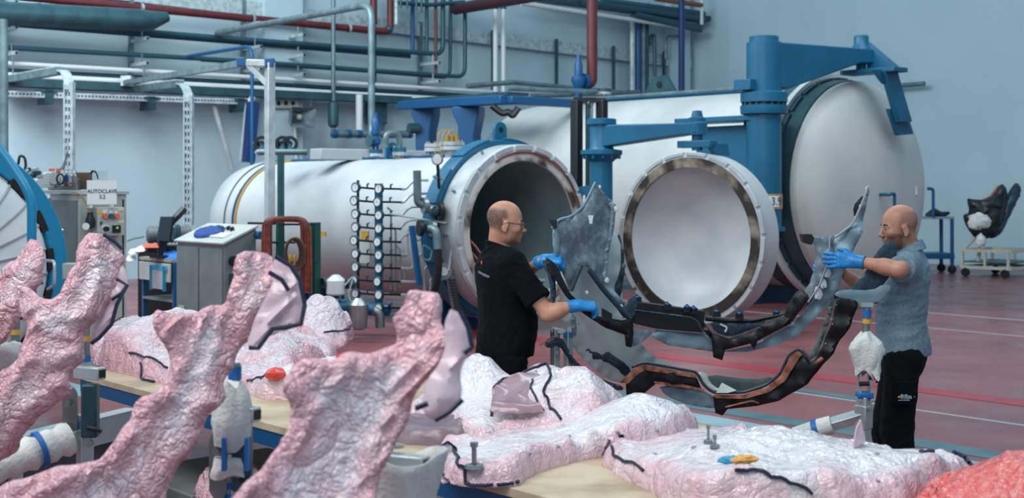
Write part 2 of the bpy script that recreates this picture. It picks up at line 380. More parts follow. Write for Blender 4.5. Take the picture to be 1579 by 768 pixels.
# hinge post, arm and door of the middle autoclave
hp = M2+U*1.385; hp = Vector((hp.x, hp.y, 0)); Dh = hp.y
def hz(py, D=Dh): return CAMH-(py-HY)/FPX*D
post = obj('hinge_post', MB().lathe([(.3, .15), (hz(250), .15), (hz(245), .20), (hz(238), .28), (hz(232), .28), (hz(230), .17), (hz(228), .16), (hz(192), .16), (hz(192), .20), (hz(184), .20), (hz(183), .17), (hz(183), 0)], hp, Z, 28), M_blue, A2)
for k in range(12):
    a = 2*math.pi*k/12; q = hp+Vector((math.cos(a)*.24, math.sin(a)*.24, hz(238)-.06)); obj('bolt', MB().tube([q, q+Z*.05], .018, 6), M_blue, post)
pin = P(1075, 190, 16.6)
ad = Vector((pin.x-hp.x, pin.y-hp.y, 0)); an = ad.normalized().cross(Z)
arm = MB().prism([Vector((hp.x, hp.y, hz(228))), Vector((hp.x, hp.y, hz(193))), Vector((pin.x, pin.y, hz(190, 16.6)))+ad*.03, Vector((pin.x, pin.y, hz(207, 16.6)))+ad*.03, Vector((pin.x, pin.y, hz(208, 16.6)))-ad*.1], an*.26)
for p in arm.v: p -= an*.13
obj('swing_arm', arm, M_blue, A2, bevel=.015)
obj('arm_pin', MB().lathe([(hz(232, 16.6), .07), (hz(208, 16.6), .07), (hz(208, 16.6), .13), (hz(190, 16.6), .13), (hz(188, 16.6), .11), (hz(182, 16.6), .11), (hz(180, 16.6), .075), (hz(171, 16.6), .06), (hz(170, 16.6), 0)], (pin.x, pin.y, 0), Z, 16), M_blue, A2)
dn = Vector((-.66, -.75, 0)).normalized(); dr = Vector((dn.y*-1, dn.x, 0)); DC = P(1062, 368, 16.4)
if dr.x < 0: dr = -dr
door = obj('door_shell', MB().lathe([(.05, .90), (0, .92), (0, 1.04), (.03, 1.08), (.36, 1.08), (.42, 1.0), (.62, .6), (.68, 0)], DC, -dn, 72), M_white, A2)
obj('door_dish', MB().lathe([(.03, .905), (.16, .86), (.3, .72), (.4, .5), (.45, .25), (.465, 0)], DC, -dn, 64), M_dish, door)
obj('door_gasket', MB().lathe([(.012, .895), (-.012, .90), (-.012, 1.02), (.01, 1.035)], DC, -dn, 64), M_burnt, door)
ringparts('door_tooth', A2, DC, -dn, -.012, .06, 1.05, 1.092, 20, .27, M_light, .1)
obj('door_hanger', MB().box(Vector((pin.x, pin.y, hz(222, 16.5))), (.5, .18, .09), (dr, dn, Z)), M_blue, A2, bevel=.01)
obj('hanger_foot', MB().prism([Vector((pin.x, pin.y, hz(222, 16.5)))+dr*.12, Vector((pin.x, pin.y, hz(222, 16.5)))+dr*.3, Vector((pin.x, pin.y, hz(240, 16.5)))+dr*.3-dn*.05, Vector((pin.x, pin.y, hz(240, 16.5)))+dr*.2-dn*.05], -dn*.25), M_blue, A2)
obj('hinge_bracket', MB().beam(hp+Z*.95, M2+U*1.0+B*.5-Z*.4, .16, .3), M_blue, A2)
obj('hinge_bracket', MB().beam(hp+Z*1.85, M2+U*1.0+B*.5+Z*.45, .16, .12), M_blue, A2)
# ---------------------------------------------------------------- big autoclave (closed)
C3 = P(1329, 290, 20.0)
A3 = thing('autoclave', 'largest white autoclave, its domed door closed and hung from a thick blue column', 'autoclave', (C3.x, C3.y, 0))
obj('vessel_shell', MB().lathe([(1.0, 1.58), (7.2, 1.6), (7.5, 1.56), (8.0, 1.25), (8.25, .7), (8.32, 0)], C3, B, 80), mat('insulation_cloth', (192, 196, 194), .7, c2=(174, 180, 180), ns=1.0, bump=.35, bs=3), A3)
obj('neck_ring', MB().lathe([(.14, 1.5), (.14, 1.66), (.5, 1.70), (.52, 1.64), (1.0, 1.64), (1.0, 1.55)], C3, B, 80), M_dteal, A3)
obj('seal_band', MB().lathe([(.44, 1.60), (.44, 1.78), (.54, 1.78), (.54, 1.6)], C3, B, 80), M_pwhite, A3)
dm = [(.14, 1.60), (.12, 1.645), (.02, 1.645), (0, 1.63)]+[(-.46*math.cos(math.pi/2*i/14), 1.6*math.sin(math.pi/2*i/14)) for i in range(13, -1, -1)]
d3 = obj('door_dome', MB().lathe(dm, C3, B, 80), M_dome, A3)
ringparts('locking_tooth', A3, C3, B, .36, .48, 1.69, 1.72, 26, .2, M_dteal)
for s in (1.8, 6.3):
    q = C3+B*s; obj('saddle', MB().rbox((q.x, q.y, .2), (2.0, .35, .4)), M_blue2, A3)
D3 = 18.7
col = Vector((P(1178, 0, D3).x, D3, 0))
def cz(py, D=D3): return CAMH-(py-HY)/FPX*D
cl = obj('hinge_column', MB().lathe([(cz(356), 0), (cz(356), .30), (cz(350), .30), (cz(349), .25), (cz(176), .25), (cz(176), .33), (cz(170), .34), (cz(163), .34), (cz(163), .26), (cz(158), .26), (cz(158), .335), (cz(144), .335), (cz(142), .3), (cz(141), .25), (cz(66), .25), (cz(65), .21), (cz(57), .21), (cz(56), .19), (cz(56), 0)], col, Z, 36), M_blue, A3)
for k in range(18):
    a = 2*math.pi*k/18; q = col+Vector((math.cos(a)*.30, math.sin(a)*.30, cz(165))); obj('bolt', MB().tube([q, q+Z*.08], .022, 6), M_dteal, cl)
obj('stop_block', MB().rbox(Vector((col.x-.28, col.y-.1, cz(132))), (.18, .3, .16)), M_blue, A3, bevel=.01)
pin3 = P(1328, 90, 19.75)
ad = Vector((pin3.x-col.x, pin3.y-col.y, 0)); an = ad.normalized().cross(Z); z2 = lambda py: CAMH-(py-HY)/FPX*19.7
arm = MB().prism([Vector((col.x, col.y, cz(137))), Vector((col.x, col.y, cz(66))), Vector((pin3.x, pin3.y, z2(77)))+ad*.08, Vector((pin3.x, pin3.y, z2(98)))+ad*.08, Vector((pin3.x, pin3.y, z2(100)))-ad*.12, Vector((col.x, col.y, cz(137)))+ad*.15], an*.42)
for p in arm.v: p -= an*.21
obj('swing_arm', arm, M_blue, A3, bevel=.02)
obj('arm_pin', MB().lathe([(z2(106), .08), (z2(98), .08), (z2(80), .17), (z2(76), .17), (z2(72), .14), (z2(69), .115), (z2(56), .115), (z2(54), .09), (z2(54), 0)], (pin3.x, pin3.y, 0), Z, 12), M_blue, A3)
def on3(px, py, sx): return onplane(px, py, C3+V*sx, V)
pt = Vector((pin3.x, pin3.y, z2(106)))
obj('door_hanger', MB().box((pt+on3(1366, 110, .62))/2-Z*.02, (.36, .95, .07), (U, V, Z)), M_blue, A3, bevel=.01)
obj('hanger_gusset', MB().prism([pt+V*.1, pt+V*.62, pt+V*.1+Z*.42], U*.05), M_blue, A3)
obj('hanger_strap', MB().prism([on3(1356, 109, .62), on3(1376, 109, .62), on3(1399, 188, .62), on3(1379, 189, .62)], V*.09), M_blue, A3, bevel=.01)
obj('hanger_shoe', MB().prism([on3(1365, 168, .56), on3(1392, 168, .56), on3(1404, 207, .56), on3(1379, 209, .56)], V*.06), M_blue, A3, bevel=.01)
obj('wedge_plate', MB().prism([on3(1343, 108, .55), on3(1364, 108, .62), on3(1371, 135, .62), on3(1358, 128, .6)], V*.06), M_blue, A3)
# bracket that ties the column to the neck
obj('column_bracket', MB().box(col-V*.75+Z*cz(182), (.5, 1.5, .08), (U, V, Z)), M_blue, A3, bevel=.01)
obj('bracket_web', MB().box(col-V*.65+Z*(cz(186)-.45), (.06, 1.2, .8), (U, V, Z)), M_blue, A3)
obj('bracket_web', MB().box(col+U*.35-V*.3+Z*cz(260), (.5, .3, 1.6), (U, V, Z)), M_dteal, A3)
pb = obj('paper_band', MB().lathe([(cz(322), .262), (cz(299), .262)], col, Z, 32), M_tan, A3)
lb = obj('number_label', MB().lathe([(cz(319), .266), (cz(302), .266)], col, Z, 32, -math.pi/2-.1, -math.pi/2+.75), M_paper, A3)
r_ = Vector((.86, .5, 0)).normalized()
text('number', '3.9', M_ink, A3, col+Vector((.135, -.232, cz(310.5))), .16, r_, Z)
# handles and plate on the dome
def on3(px, py, sx):
    return onplane(px, py, C3+V*sx, V)
for px, py in ((1357, 300),):
    q = on3(px, py, .46); obj('door_handle', MB().tube(fil([q, q+V*.16, q+V*.16+U*.14+Z*.02, q+V*.14+U*.16-Z*.55], .05), .025, 8), M_blue, A3)
q = on3(1408, 294, .36); pl = obj('plate', MB().box(q, (.16, .05, .13), (U, V, Z)), M_paper, A3)
q = C3+B*4.2+Z*1.58
o_ = obj('lifting_lug', MB().prism([q-B*.45, q-B*.15+Z*.42, q+B*.15+Z*.42, q+B*.45], U*.08), M_dteal, A3)
obj('lug_eye', MB().tube([q+Z*.26-U*.02, q+Z*.26+U*.1], .06, 10), M_black, o_)
for k in (-.35, .1): obj('top_rail', MB().beam(C3+B*.9+Z*1.60+U*k*.4, C3+B*6.6+Z*1.62+U*k*.4, .07, .06), M_blue, A3)
obj('top_pipe', MB().tube([C3+B*1.2+Z*1.64-U*.3, C3+B*7.0+Z*1.66-U*.3], .03, 8), M_pgrey, A3)
sv = flange(A3, C3+B*5.6+Z*1.6, .14, .14, m2=M_dteal)
q = P(892, 142, 24.0)
vb = obj('safety_valve', MB().lathe([(-0.25, 0.07), (0, 0.07), (0.02, 0.12), (0.06, 0.12), (0.07, 0.08), (0.2, 0.14), (0.28, 0.13), (0.3, 0.08), (0.5, 0.075), (0.58, 0.05), (0.69, 0.04), (0.69, 0)], q, Z, 16), M_blue2, A3)
obj('outlet', MB().lathe([(0, .08), (.1, .08), (.1, .15), (.17, .15), (.17, .08)], q+Z*.2, U, 16), M_blue2, vb)
# ---------------------------------------------------------------- left autoclave (closed, in part)
C1 = P(-106, 420, 10.0)
A1 = thing('autoclave', 'autoclave at the left edge, white ribbed door closed in a bright blue ring', 'autoclave', (C1.x, C1.y, 0))
R1 = 1.06
obj('vessel_shell', MB().lathe([(.35, .96), (4, .96), (4.3, .6), (4.4, 0)], C1, B, 56), M_white, A1)
obj('door_ring', MB().lathe([(.3, .8), (.3, R1), (.28, R1+.01), (.0, R1+.01), (-.02, R1), (-.02, .93), (.02, .92)], C1, B, 72), M_bright, A1)
ringparts('lock_slot', A1, C1, B, -.03, .02, .90, .955, 18, .19, M_rubber, .1)
dsh = [(.02, .915)]+[(.01-.22*math.cos(math.pi/2*i/8), .9*math.sin(math.pi/2*i/8)) for i in range(8, -1, -1)]
dd = obj('door_dome', MB().lathe(dsh, C1, B, 64), mat('quilted_white', (214, 220, 222), .5, c2=(196, 206, 210), ns=3), A1)
for k in range(28):
    a = 2*math.pi*k/28+.05
    pts = [C1+B*(.005-.225*math.cos(math.pi/2*i/8))+.9*math.sin(math.pi/2*i/8)*(Z*math.cos(a)+U*math.sin(a)) for i in range(1, 9)]
    sd = obj('door_rib', MB().tube(pts, .011, 5), M_light, A1)
for k in range(24):
    a = 2*math.pi*k/24
    q = C1+B*.14+R1*(Z*math.cos(a)+U*math.sin(a)); obj('ring_bolt', MB().tube([q, q+.07*(Z*math.cos(a)+U*math.sin(a))], .018, 8), M_zinc, A1)
q0 = P(-30, 200, 9.4); obj('door_handle_tube', MB().tube(fil([P(-60, 170, 9.5), P(0, 228, 9.4), P(38, 285, 9.3), P(49, 310, 9.3), P(49, 385, 9.3), P(49, 440, 9.4), P(49, 520, 9.6)], .2), .033, 10), M_bright, A1)
obj('grab_handle', MB().tube(fil([P(72, 402, 9.6), P(84, 403, 9.4), P(84, 440, 9.4), P(74, 446, 9.6)], .05), .012, 8), M_light, A1)
obj('latch_box', MB().box(P(111, 418, 10.4), (.12, .12, .13)), M_cab, A1, bevel=.01)
obj('bracket_foot', MB().rbox((C1.x, C1.y, .1), (1.2, .6, .2)), M_blue2, A1)
# ================================================================ pipework on wall_left
def pipe(name, label, pts, r, m, n=10, fr=.25, cat='pipe', group=None):
    return tag(obj(name, MB().tube(fil(pts, fr), r, n), m), label, cat, group)
def wl(b, *pp): return [onb(x, y, b) for x, y in pp]
def pxr(px, y, b, w): return w/2*onb(px, y, b).y/FPX
t = thing('sprinkler_main', 'dark red pipe along the top of the pipe rack, turning up at its end', 'pipe', onb(0, -5, .5))
obj('pipe_run', MB().tube(fil(wl(.5, (-40, -12), (200, 10.5), (400, 30), (590, 48.5), (602, 47), (602, -25)), .35), .08, 12), M_pred, t)
for px, py in ((218, 12), (390, 29), (538, 44)): obj('pipe_clamp', MB().lathe([(-.03, .092), (.03, .092)], onb(px, py, .5), U, 16), M_galv, t)
for px, py in ((595, 44),): obj('elbow_joint', MB().ell(onb(600, 45, .5), .10), M_pteal, t)
pipe('drop_pipe', 'short red vertical pipe at the top centre, left of the red elbow', wl(.55, (576, -20), (576, 38)), .085, M_pred)
pipe('teal_pipe', 'long teal pipe below the red main, turning up at its right end', wl(.5, (-40, 28), (340, 58.5), (683, 84), (683, -20)), .056, M_pteal)
pipe('teal_pipe', 'teal pipe running close under the long teal pipe, ending in a navy riser', wl(.34, (-40, 33), (340, 63), (632, 87)), .05, M_pteal)
pipe('riser_pipe', 'navy blue vertical riser pipe rising from the end of the paired teal pipes', wl(.34, (636, -20), (636, 82)), .05, M_blue2)
pipe('teal_pipe', 'thinner teal pipe in the middle row of the rack, rising at its far end', wl(.5, (-40, 70.5), (340, 92), (690, 117), (717, 118.5), (717, 3), (700, 6)), .05, M_pteal)
pipe('teal_pipe', 'short teal stub pipe under the middle row of the rack', wl(.36, (310, 92), (560, 109), (694, 120), (695, -10)), .042, M_pteal)
pipe('riser_pipe', 'teal vertical riser between the navy riser and the brown riser', wl(.5, (658, -20), (658, 86)), .045, M_pteal)
pipe('riser_pipe', 'thin brown vertical riser pipe among the teal ones', wl(.52, (672, -20), (672, 114)), .04, mat('pipe_brown', (92, 56, 52), .5))
pipe('white_pipe', 'thin white pipe along the wall, upper of the two white ones', wl(.5, (8, 97.5), (380, 118.5), (762, 142)), .045, M_pwhite)
pipe('white_pipe', 'thick white pipe along the wall, lower of the two white ones', wl(.5, (8, 117), (380, 136), (545, 146), (745, 157)), .072, M_pwhite)
pipe('dark_pipe', 'dark pipe squeezed between the two white wall pipes', wl(.35, (8, 109), (380, 128), (780, 151)), .05, M_pteal)
def tray(name, label, p0, p1, w, h, m, n=0, cat='cable tray'):
    """channel: bottom, two sides, perforations as rungs"""
    t = thing(name, label, cat, p0); d = (p1-p0).normalized(); sd = d.cross(Z).normalized()
    obj('tray_base', MB().beam(p0, p1, w, .01), m, t)
    for k in (-1, 1): obj('side_rail', MB().beam(p0+sd*(w/2*k)+Z*h/2, p1+sd*(w/2*k)+Z*h/2, .012, h), m, t)
    L = (p1-p0).length
    if n: obj('slots', sum_boxes([p0+d*(L*(i+.5)/n)+sd*(-w/2*sg-.008*sg)+Z*h/2 for i in range(n) for sg in (1, -1)], (L/n*.5, .006, h*.3), (d, sd, Z)), M_dteal, t)['kind'] = 'stuff'
    return t
def sum_boxes(cs, size, ax):
    m = MB()
    for c_ in cs: m.box(c_, size, ax)
    return m
tray('cable_tray', 'dark cable tray below the white wall pipes', onb(5, 133, .45), onb(628, 160, .45), .35, .16, M_dteal)
tray('cable_tray', 'narrow perforated galvanised tray, lowest run on the left wall', onb(8, 149, .7), onb(372, 161, .7), .14, .11, M_galv, 70)
tray('cable_tray', 'broad galvanised tray rising over the red pipe and on to the far corner', onb(150, -4, .12), onb(1064, 106, .12), .12, .30, M_galv)
pipe('tray_bend', 'pale pipe elbow at the end of the narrow perforated tray', wl(.7, (370, 158), (386, 157), (390, 150)), .07, M_pwhite)
t = thing('air_duct', 'large round dark duct in the top left corner with a tapered end', 'duct', onb(0, 15, .9))
pa, pb_ = onb(-40, 18, .9), onb(215, 31, .9); dd_ = (pb_-pa).normalized()
obj('duct_barrel', MB().tube([pa, pb_], .22, 20), M_dteal, t)
obj('duct_cone', MB().tube([pb_, onb(235, 31, .9), onb(258, 26, .9)], [.22, .19, .10], 20), M_dteal, t)
for px in (60, 160): q = onb(px, 20+px*.051, .9); obj('duct_seam', MB().lathe([(-.02, .226), (.02, .226)], q, dd_, 24), M_pteal, t)
# strut columns with arms that carry the pipes
def strut(px, y0, y1, arms, label):
    p0, p1 = onb(px, y1, .15), onb(px, y0, .15); t = thing('pipe_bracket', label, 'bracket', p0, 'strut brackets of the pipe rack')
    obj('strut', MB().beam(p0, p1, .09, .09, V), M_pgrey, t)
    for y in arms:
        q = onb(px, y, .15); a = obj('arm', MB().beam(q, q+V*.75, .07, .07), M_galv, t)
        obj('arm_end', MB().beam(q+V*.75, q+V*.76, .05, .05), M_black, a)
        obj('hanger_rod', MB().tube([q+V*.5, q+V*.5+Z*.2], .014, 5), M_zinc, a)
strut(3, -15, 112, (9, 48, 86), 'pipe bracket at the far left edge with three arms')
strut(202, -10, 118, (28, 64, 101), 'pipe bracket under the tapered end of the dark duct')
strut(375, 0, 126, (40, 76, 110), 'pipe bracket beside the blue drop pipe left of the pilaster')
strut(441, 18, 136, (58, 89, 118), 'pipe bracket just right of the wall pilaster')
strut(648, 34, 141, (100, 128), 'pipe bracket under the risers at the end of the rack')
for px, y0, y1, lb in ((760, 47, 140, 'thin vertical strut carrying the broad tray beside two white risers'), (858, 60, 146, 'thin vertical strut carrying the broad tray left of the blue valve'),
                       (946, 71, 142, 'thin vertical strut carrying the broad tray right of the red drop pipe'), (1024, 80, 142, 'thin vertical strut carrying the broad tray next to the corner')):
    tag(obj('tray_strut', MB().beam(onb(px, y0, .25), onb(px, y1, .25), .07, .07, V), M_dteal), lb, 'strut', 'struts of the broad tray')
# hanging rods under trays
for i, (px, y0, y1) in enumerate(((20, 86, 126), (222, 100, 134), (257, 120, 136))):
    tag(obj('hanger_rod', MB().tube(wl(.8, (px, y0), (px, y1)), .015, 5), M_zinc), f'{("leftmost", "middle", "rightmost")[i]} of three thin threaded rods hanging at the wall trays', 'rod', 'threaded rods at the wall trays')
# tray brackets on the wall
for px, py, lb in ((70, 150, 'first'), (228, 160, 'second'), (365, 163, 'third')):
    q = onb(px, py, .6); tag(obj('tray_bracket', MB().rbox(q, (.16, .4, .28)).rbox(q+Z*.1, (.3, .4, .06)), M_dteal), f'{lb} small dark bracket from the left under the perforated tray', 'bracket', 'tray brackets')
# pipes that come out of the wall toward the autoclaves
pe = onb(328, 52, .5); pv = pe+V*5.75
pipe('vent_pipe', 'grey vent pipe from the wall rack out and down to the middle autoclave', [pe+U*.6, pe, pv, Vector((pv.x, pv.y, P(0, 214, pv.y).z)), P(584, 216, pv.y-1.5)], .062, M_pgrey, 12, .3)
pe = onb(290, 87, .5); pv = pe+V*2.6
pipe('blue_drop_pipe', 'slim blue pipe bending down in front of the pilaster', [pe, pv, Vector((pv.x, pv.y, 2.1))], .036, M_blue2)
tag(obj('track_beam', MB().beam(onb(190, 128, .5), P(374, 98, 17.6), .10, .09), M_pgrey), 'grey sloping beam from wall to the white aluminium frame', 'beam')
tag(obj('track_beam_end', MB().box(onb(196, 125, .7), (.2, .2, .2)), M_galv), 'small grey end block of the sloping beam at the wall', 'block')
# white aluminium frame
t = thing('aluminium_frame', 'white aluminium pole with short top bar, brace and blue corners', 'frame', (P(416, 0, 17.5).x, 17.5, 0))
px_ = P(416, 97, 17.5)
obj('pole', MB().beam((px_.x, px_.y, 0), px_, .11, .11, V), M_alu, t, bevel=.008)
obj('top_bar', MB().beam(P(374, 97, 17.5), P(412, 97.5, 17.5), .09, .09), M_alu, t, bevel=.008)
obj('brace', MB().beam(P(383, 100, 17.5), P(414, 132, 17.5), .07, .07), M_alu, t)
for p in ((416, 97), (373, 96)): obj('blue_corner', MB().box(P(*p, 17.5), (.12, .13, .12)), M_blue2, t, bevel=.01)
pipe('standpipe', 'dark steel standpipe with tee beside the white aluminium pole', [Vector((P(433, 0, 18).x, 18, .0)), P(433, 238, 18)], .05, M_dteal)
pipe('header_pipe', 'short grey horizontal header pipe above the rear of the middle autoclave', [P(396, 238, 18.2), P(398, 234.5, 18.2), P(474, 234.5, 18.2)], .045, M_pgrey, 10, .05)
for i, px in enumerate((404, 436, 447)):
    q = P(px, 222, 19); t = thing('valve', f'{("left", "middle", "right")[i]} small black valve wheel above the short header pipe', 'valve', q, 'valves over the header pipe')
    obj('wheel', MB().lathe([(-.03, .07), (-.03, .12), (.03, .12), (.03, .07), (-.03, .07)], q, (V-U*.6), 16), M_black, t); obj('body', MB().tube([q, q-V*.2], .05, 8), M_dteal, t)
    obj('stem', MB().tube([q-Z*.02, P(px, 235, 18.3)], .03, 8), M_pteal, t)
# perforated galvanised posts with arms back to the wall
def perfpost(px, ytop, arm_back, zbot, label, wpx):
    q = onb(px, ytop, 3.3); w = wpx*q.y/FPX; t = thing('cable_ladder_post', label, 'cable tray', (q.x, q.y, zbot))
    d1 = (Vector((1, -.25, 0))).normalized(); n1 = d1.cross(Z); H_ = q.z-.12
    for k in (-.5, -.17, .17, .5): obj('side_rail' if abs(k) > .3 else 'web_strip', MB().box((q+d1*w*k*.93).to_2d().to_3d()+Z*(zbot+H_)/2, (w*.12, .02 if abs(k) < .3 else .09, H_-zbot), (d1, n1, Z)), M_galv, t)
    m = MB(); n = int((H_-zbot)/.13)
    for i in range(n+1): m.box((q+n1*.0).to_2d().to_3d()+Z*(zbot+(H_-zbot)*i/n), (w, .02, .06), (d1, n1, Z))
    obj('rungs', m, M_galv, t)
    obj('back_channel', MB().box((q-n1*.05-d1*w*.05).to_2d().to_3d()+Z*(zbot+H_)/2, (w*.9, .02, H_-zbot), (d1, n1, Z)), M_dteal, t)
    arc = [q-V*.35+V*(.35*math.sin(a))+Z*(.0-.35+.35*math.cos(a))+Z*.1 for a in [i*math.pi/2/8 for i in range(9)]]
    m = MB(); 
    for a_, b_ in zip(arc, arc[1:]): m.beam(a_, b_, w, .03)
    obj('top_bend', m, M_galv, t)
    e = arc[0]; obj('arm', MB().beam(e-V*arm_back, e, w, .12), M_pgrey, t)
    obj('arm_edge', MB().beam(e-V*arm_back+Z*.07, e+Z*.07, w*1.05, .02), M_galv, t)
    return t
perfpost(107, 116, 2.8, 1.8, 'tall perforated galvanised post rising behind the sign cabinet', 15)
perfpost(291, 136, 1.7, 1.2, 'tall perforated galvanised post rising behind the grey console', 14)
pipe('left_pipe', 'dark grey vertical pipe at the left edge of the picture', [P(5, 30, 20), P(5, 36, 20), P(6, 250, 20)], .07, M_pgrey)
t_ = tag(obj('leaning_rod', MB().tube([onb(330, 163, .6), onb(358, 260, .6)], .05, 8), M_light), 'thin pale rod leaning on the wall right of the perforated posts', 'rod')
t_ = tag(obj('blue_column', MB().beam(onb(383, 250, 1.2), onb(390, 158, 1.2), .2, .2, V), mat('deep_blue', (14, 50, 104), .5)), 'dark blue sloping column behind the white aluminium pole', 'column')
t_ = tag(obj('pale_strut', MB().tube([onb(372, 250, 1.0), onb(381, 162, 1.0)], .05, 8), M_light), 'slim pale strut beside the dark blue sloping column', 'strut')
# right of the pilaster
tag(obj('speaker_bracket', MB().tube(fil([onb(480, 146, .6), onb(480, 166, .6), onb(458, 172, .6)], .1), .03, 8), M_dteal), 'dark bent bracket that carries the horn speaker', 'bracket')
t = thing('horn_speaker', 'grey horn loudspeaker mounted on the wall pilaster', 'loudspeaker', onb(455, 190, .6))
q = onb(455, 180, .6); f_ = (V+U*.1-Z*.1).normalized(); e_ = f_.cross(Z).normalized(); u_ = e_.cross(f_)
def ring4(c_, w, h): return [c_+e_*w*i+u_*h*j for i, j in ((-1, -1), (1, -1), (1, 1), (-1, 1))]
vs = ring4(q+f_*.3, .32, .22)+ring4(q+f_*.28, .29, .19)+ring4(q+f_*.05, .1, .08)+ring4(q-f_*.1, .1, .1)+ring4(q, .16, .14)
obj('horn', MB().add(vs, [(0+i, (i+1) % 4, 4+(i+1) % 4, 4+i) for i in range(4)]+[(4+i, 4+(i+1) % 4, 8+(i+1) % 4, 8+i) for i in range(4)]+[(0+i, 16+i, 16+(i+1) % 4, (i+1) % 4) for i in range(4)]+[(16+i, 12+i, 12+(i+1) % 4, 16+(i+1) % 4) for i in range(4)]+[(8, 9, 10, 11), (12, 15, 14, 13)]), M_pgrey, t)
obj('driver', MB().lathe([(0, 0), (.02, .1), (.25, .12), (.27, 0)], q-f_*.3-e_*.15, f_, 14), M_dteal, t)
obj('cone_tip', MB().ell(q+f_*.15, .07), M_cab, t)
t = thing('socket_strip', 'row of three light wall sockets on the pilaster', 'socket', onb(441, 159, .35))
for px in (430, 441, 452):
    o_ = obj('socket', MB().rbox(onb(px, 159, .35), (.24, .1, .24)), M_cab, t, bevel=.02); obj('socket_hole', MB().lathe([(0, .05), (.01, 0)], onb(px, 159, .41), V, 12), M_black, o_)
pipe('conduit', 'thin light conduit down the wall pilaster below the speaker', wl(.35, (455, 188), (457, 250)), .035, M_pwhite)
pipe('white_drop_pipe', 'white vertical pipe with blue top joint beside the grey vent pipe', wl(.7, (554, 146), (554, 208)), .08, M_pwhite)
t = thing('stub_pipe', 'grey horizontal pipe with blue end bands behind the safety valve', 'pipe', onb(513, 206, .8))
obj('pipe_run', MB().tube(wl(.8, (513, 206.5), (634, 207.5)), .085, 12), M_pgrey, t)
for px in (516, 537, 553, 630): obj('end_band', MB().tube(wl(.8, (px-3, 206.7), (px+3, 206.9)), .095, 12), M_blue2, t)
pipe('steel_drop', 'pale vertical pipe with dark valve left of the grey vent pipe', wl(.6, (514, 0), (514, 203)), .05, M_pgrey)
tag(obj('dark_valve_body', MB().lathe([(-.3, .06), (-.25, .12), (.25, .12), (.3, .06)], onb(514, 176, .6), Z, 12), M_dteal), 'dark valve body on the pale vertical pipe', 'valve')
tag(obj('junction_box', MB().rbox(onb(580, 175, .3), (.5, .2, .5)), M_dteal, bevel=.02), 'square dark teal junction box on the wall behind the safety valve', 'box')
pipe('box_conduit', 'thin dark conduit running down to the square junction box', wl(.3, (578, 40), (578, 168)), .04, M_dteal)
pipe('wall_cable', 'thin grey cable hanging on the wall right of the junction box', wl(.2, (592, 150), (592, 205)), .018, M_pgrey)
# risers and red end at the top centre
for i, px in enumerate((764, 776)): 
    t = thing('white_riser', ('left', 'right')[i]+' of two white risers with blue feet above the platform', 'pipe', onb(px, 145, .9))
    obj('pipe_run', MB().tube(wl(.9, (px, 12), (px, 145)), .06, 10), M_pwhite, t); obj('foot_band', MB().tube(wl(.9, (px, 142), (px, 147)), .075, 10), M_blue2, t); obj('head_band', MB().tube(wl(.9, (px, 10), (px, 14)), .075, 10), M_blue2, t)
pe = onb(702, 14, .6)
pipe('dark_main', 'thick dark pipe leaving the wall at the top centre', [pe, pe+V*5], .14, mat('pipe_dark_red', (58, 30, 38), .5), 12)
for i, (px, y) in enumerate(((618, 12), (628, 10), (642, 9), (650, 10))):
    pipe('thin_riser', f'{("first", "second", "third", "fourth")[i]} thin dark riser right of the red elbow at the top', wl(.7, (px, -20), (px, y+i*3)), .03, M_pteal, 6, group='thin risers at the top')
pipe('top_loop', 'thin dark pipe loop joining the risers at the very top', wl(.6, (610, 4), (660, 8), (716, 3)), .05, M_pteal)
pipe('grey_riser', 'light grey thin riser right of the red elbow', wl(.6, (611, -10), (611, 38)), .05, M_galv)
# right part of wall_left
q = P(913, 0, 24.2)
pipe('red_drop_pipe', 'dark red vertical pipe dropping to the blue safety valve of the largest autoclave', [P(913, -20, 24.2), P(913, 128, 24.2), P(899, 131, 24.1)], .10, M_pred, 12, .3)
pipe('corner_riser', 'navy blue thick vertical pipe near the far corner', wl(1.6, (1051, -20), (1051, 146)), .085, mat('deep_blue', (14, 50, 104), .5))
for i, (px, w, m, lb) in enumerate(((975, .07, M_galv, 'pale'), (984, .08, M_blue2, 'blue'), (992, .07, M_pgrey, 'grey'), (998, .05, M_dteal, 'dark'))):
    pipe('wall_riser', f'{lb} vertical riser in the group of four near the far corner', wl(.4, (px, 5), (px, 146)), w, m, 8)
pipe('wall_riser', 'short dark vertical pipe with bent head left of the navy corner pipe', wl(.4, (1002, 70), (1004, 55), (1009, 54), (1010, 142)), .05, M_dteal, 8)
pipe('wall_riser', 'thin grey bent conduit running to the navy corner pipe', wl(.4, (1048, 56), (1030, 56), (1027, 62), (1027, 90)), .04, M_pgrey, 8)
pipe('white_rail', 'white pipe crossing high on the wall toward the far corner', wl(.8, (804, 5), (1047, 41), (1078, 45)), .06, M_pwhite, 8)
tray('cable_ladder', 'dark cable ladder high on the wall near the far corner', onb(838, 2, .5), onb(1086, 33, .5), .5, .12, M_dteal)
for i, (a, b_, lb) in enumerate((((929, 1), (1085, 22), 'upper'), ((900, 2), (1086, 30), 'middle'), ((980, 22), (1080, 46), 'lowest'))):
    pipe('dark_run', f'{lb} of three dark pipes bundled high at the far corner', wl(.9, a, b_), .09, M_pteal, 8)
pipe('copper_run', 'short copper brown pipe at the top edge by the far corner', wl(1.0, (1010, -2), (1082, 8)), .07, mat('pipe_copper', (132, 74, 58), .5), 8)
pipe('white_hook', 'short white vertical pipe end at the far corner', wl(1.0, (1082, -10), (1082, 38)), .05, M_pwhite, 8)
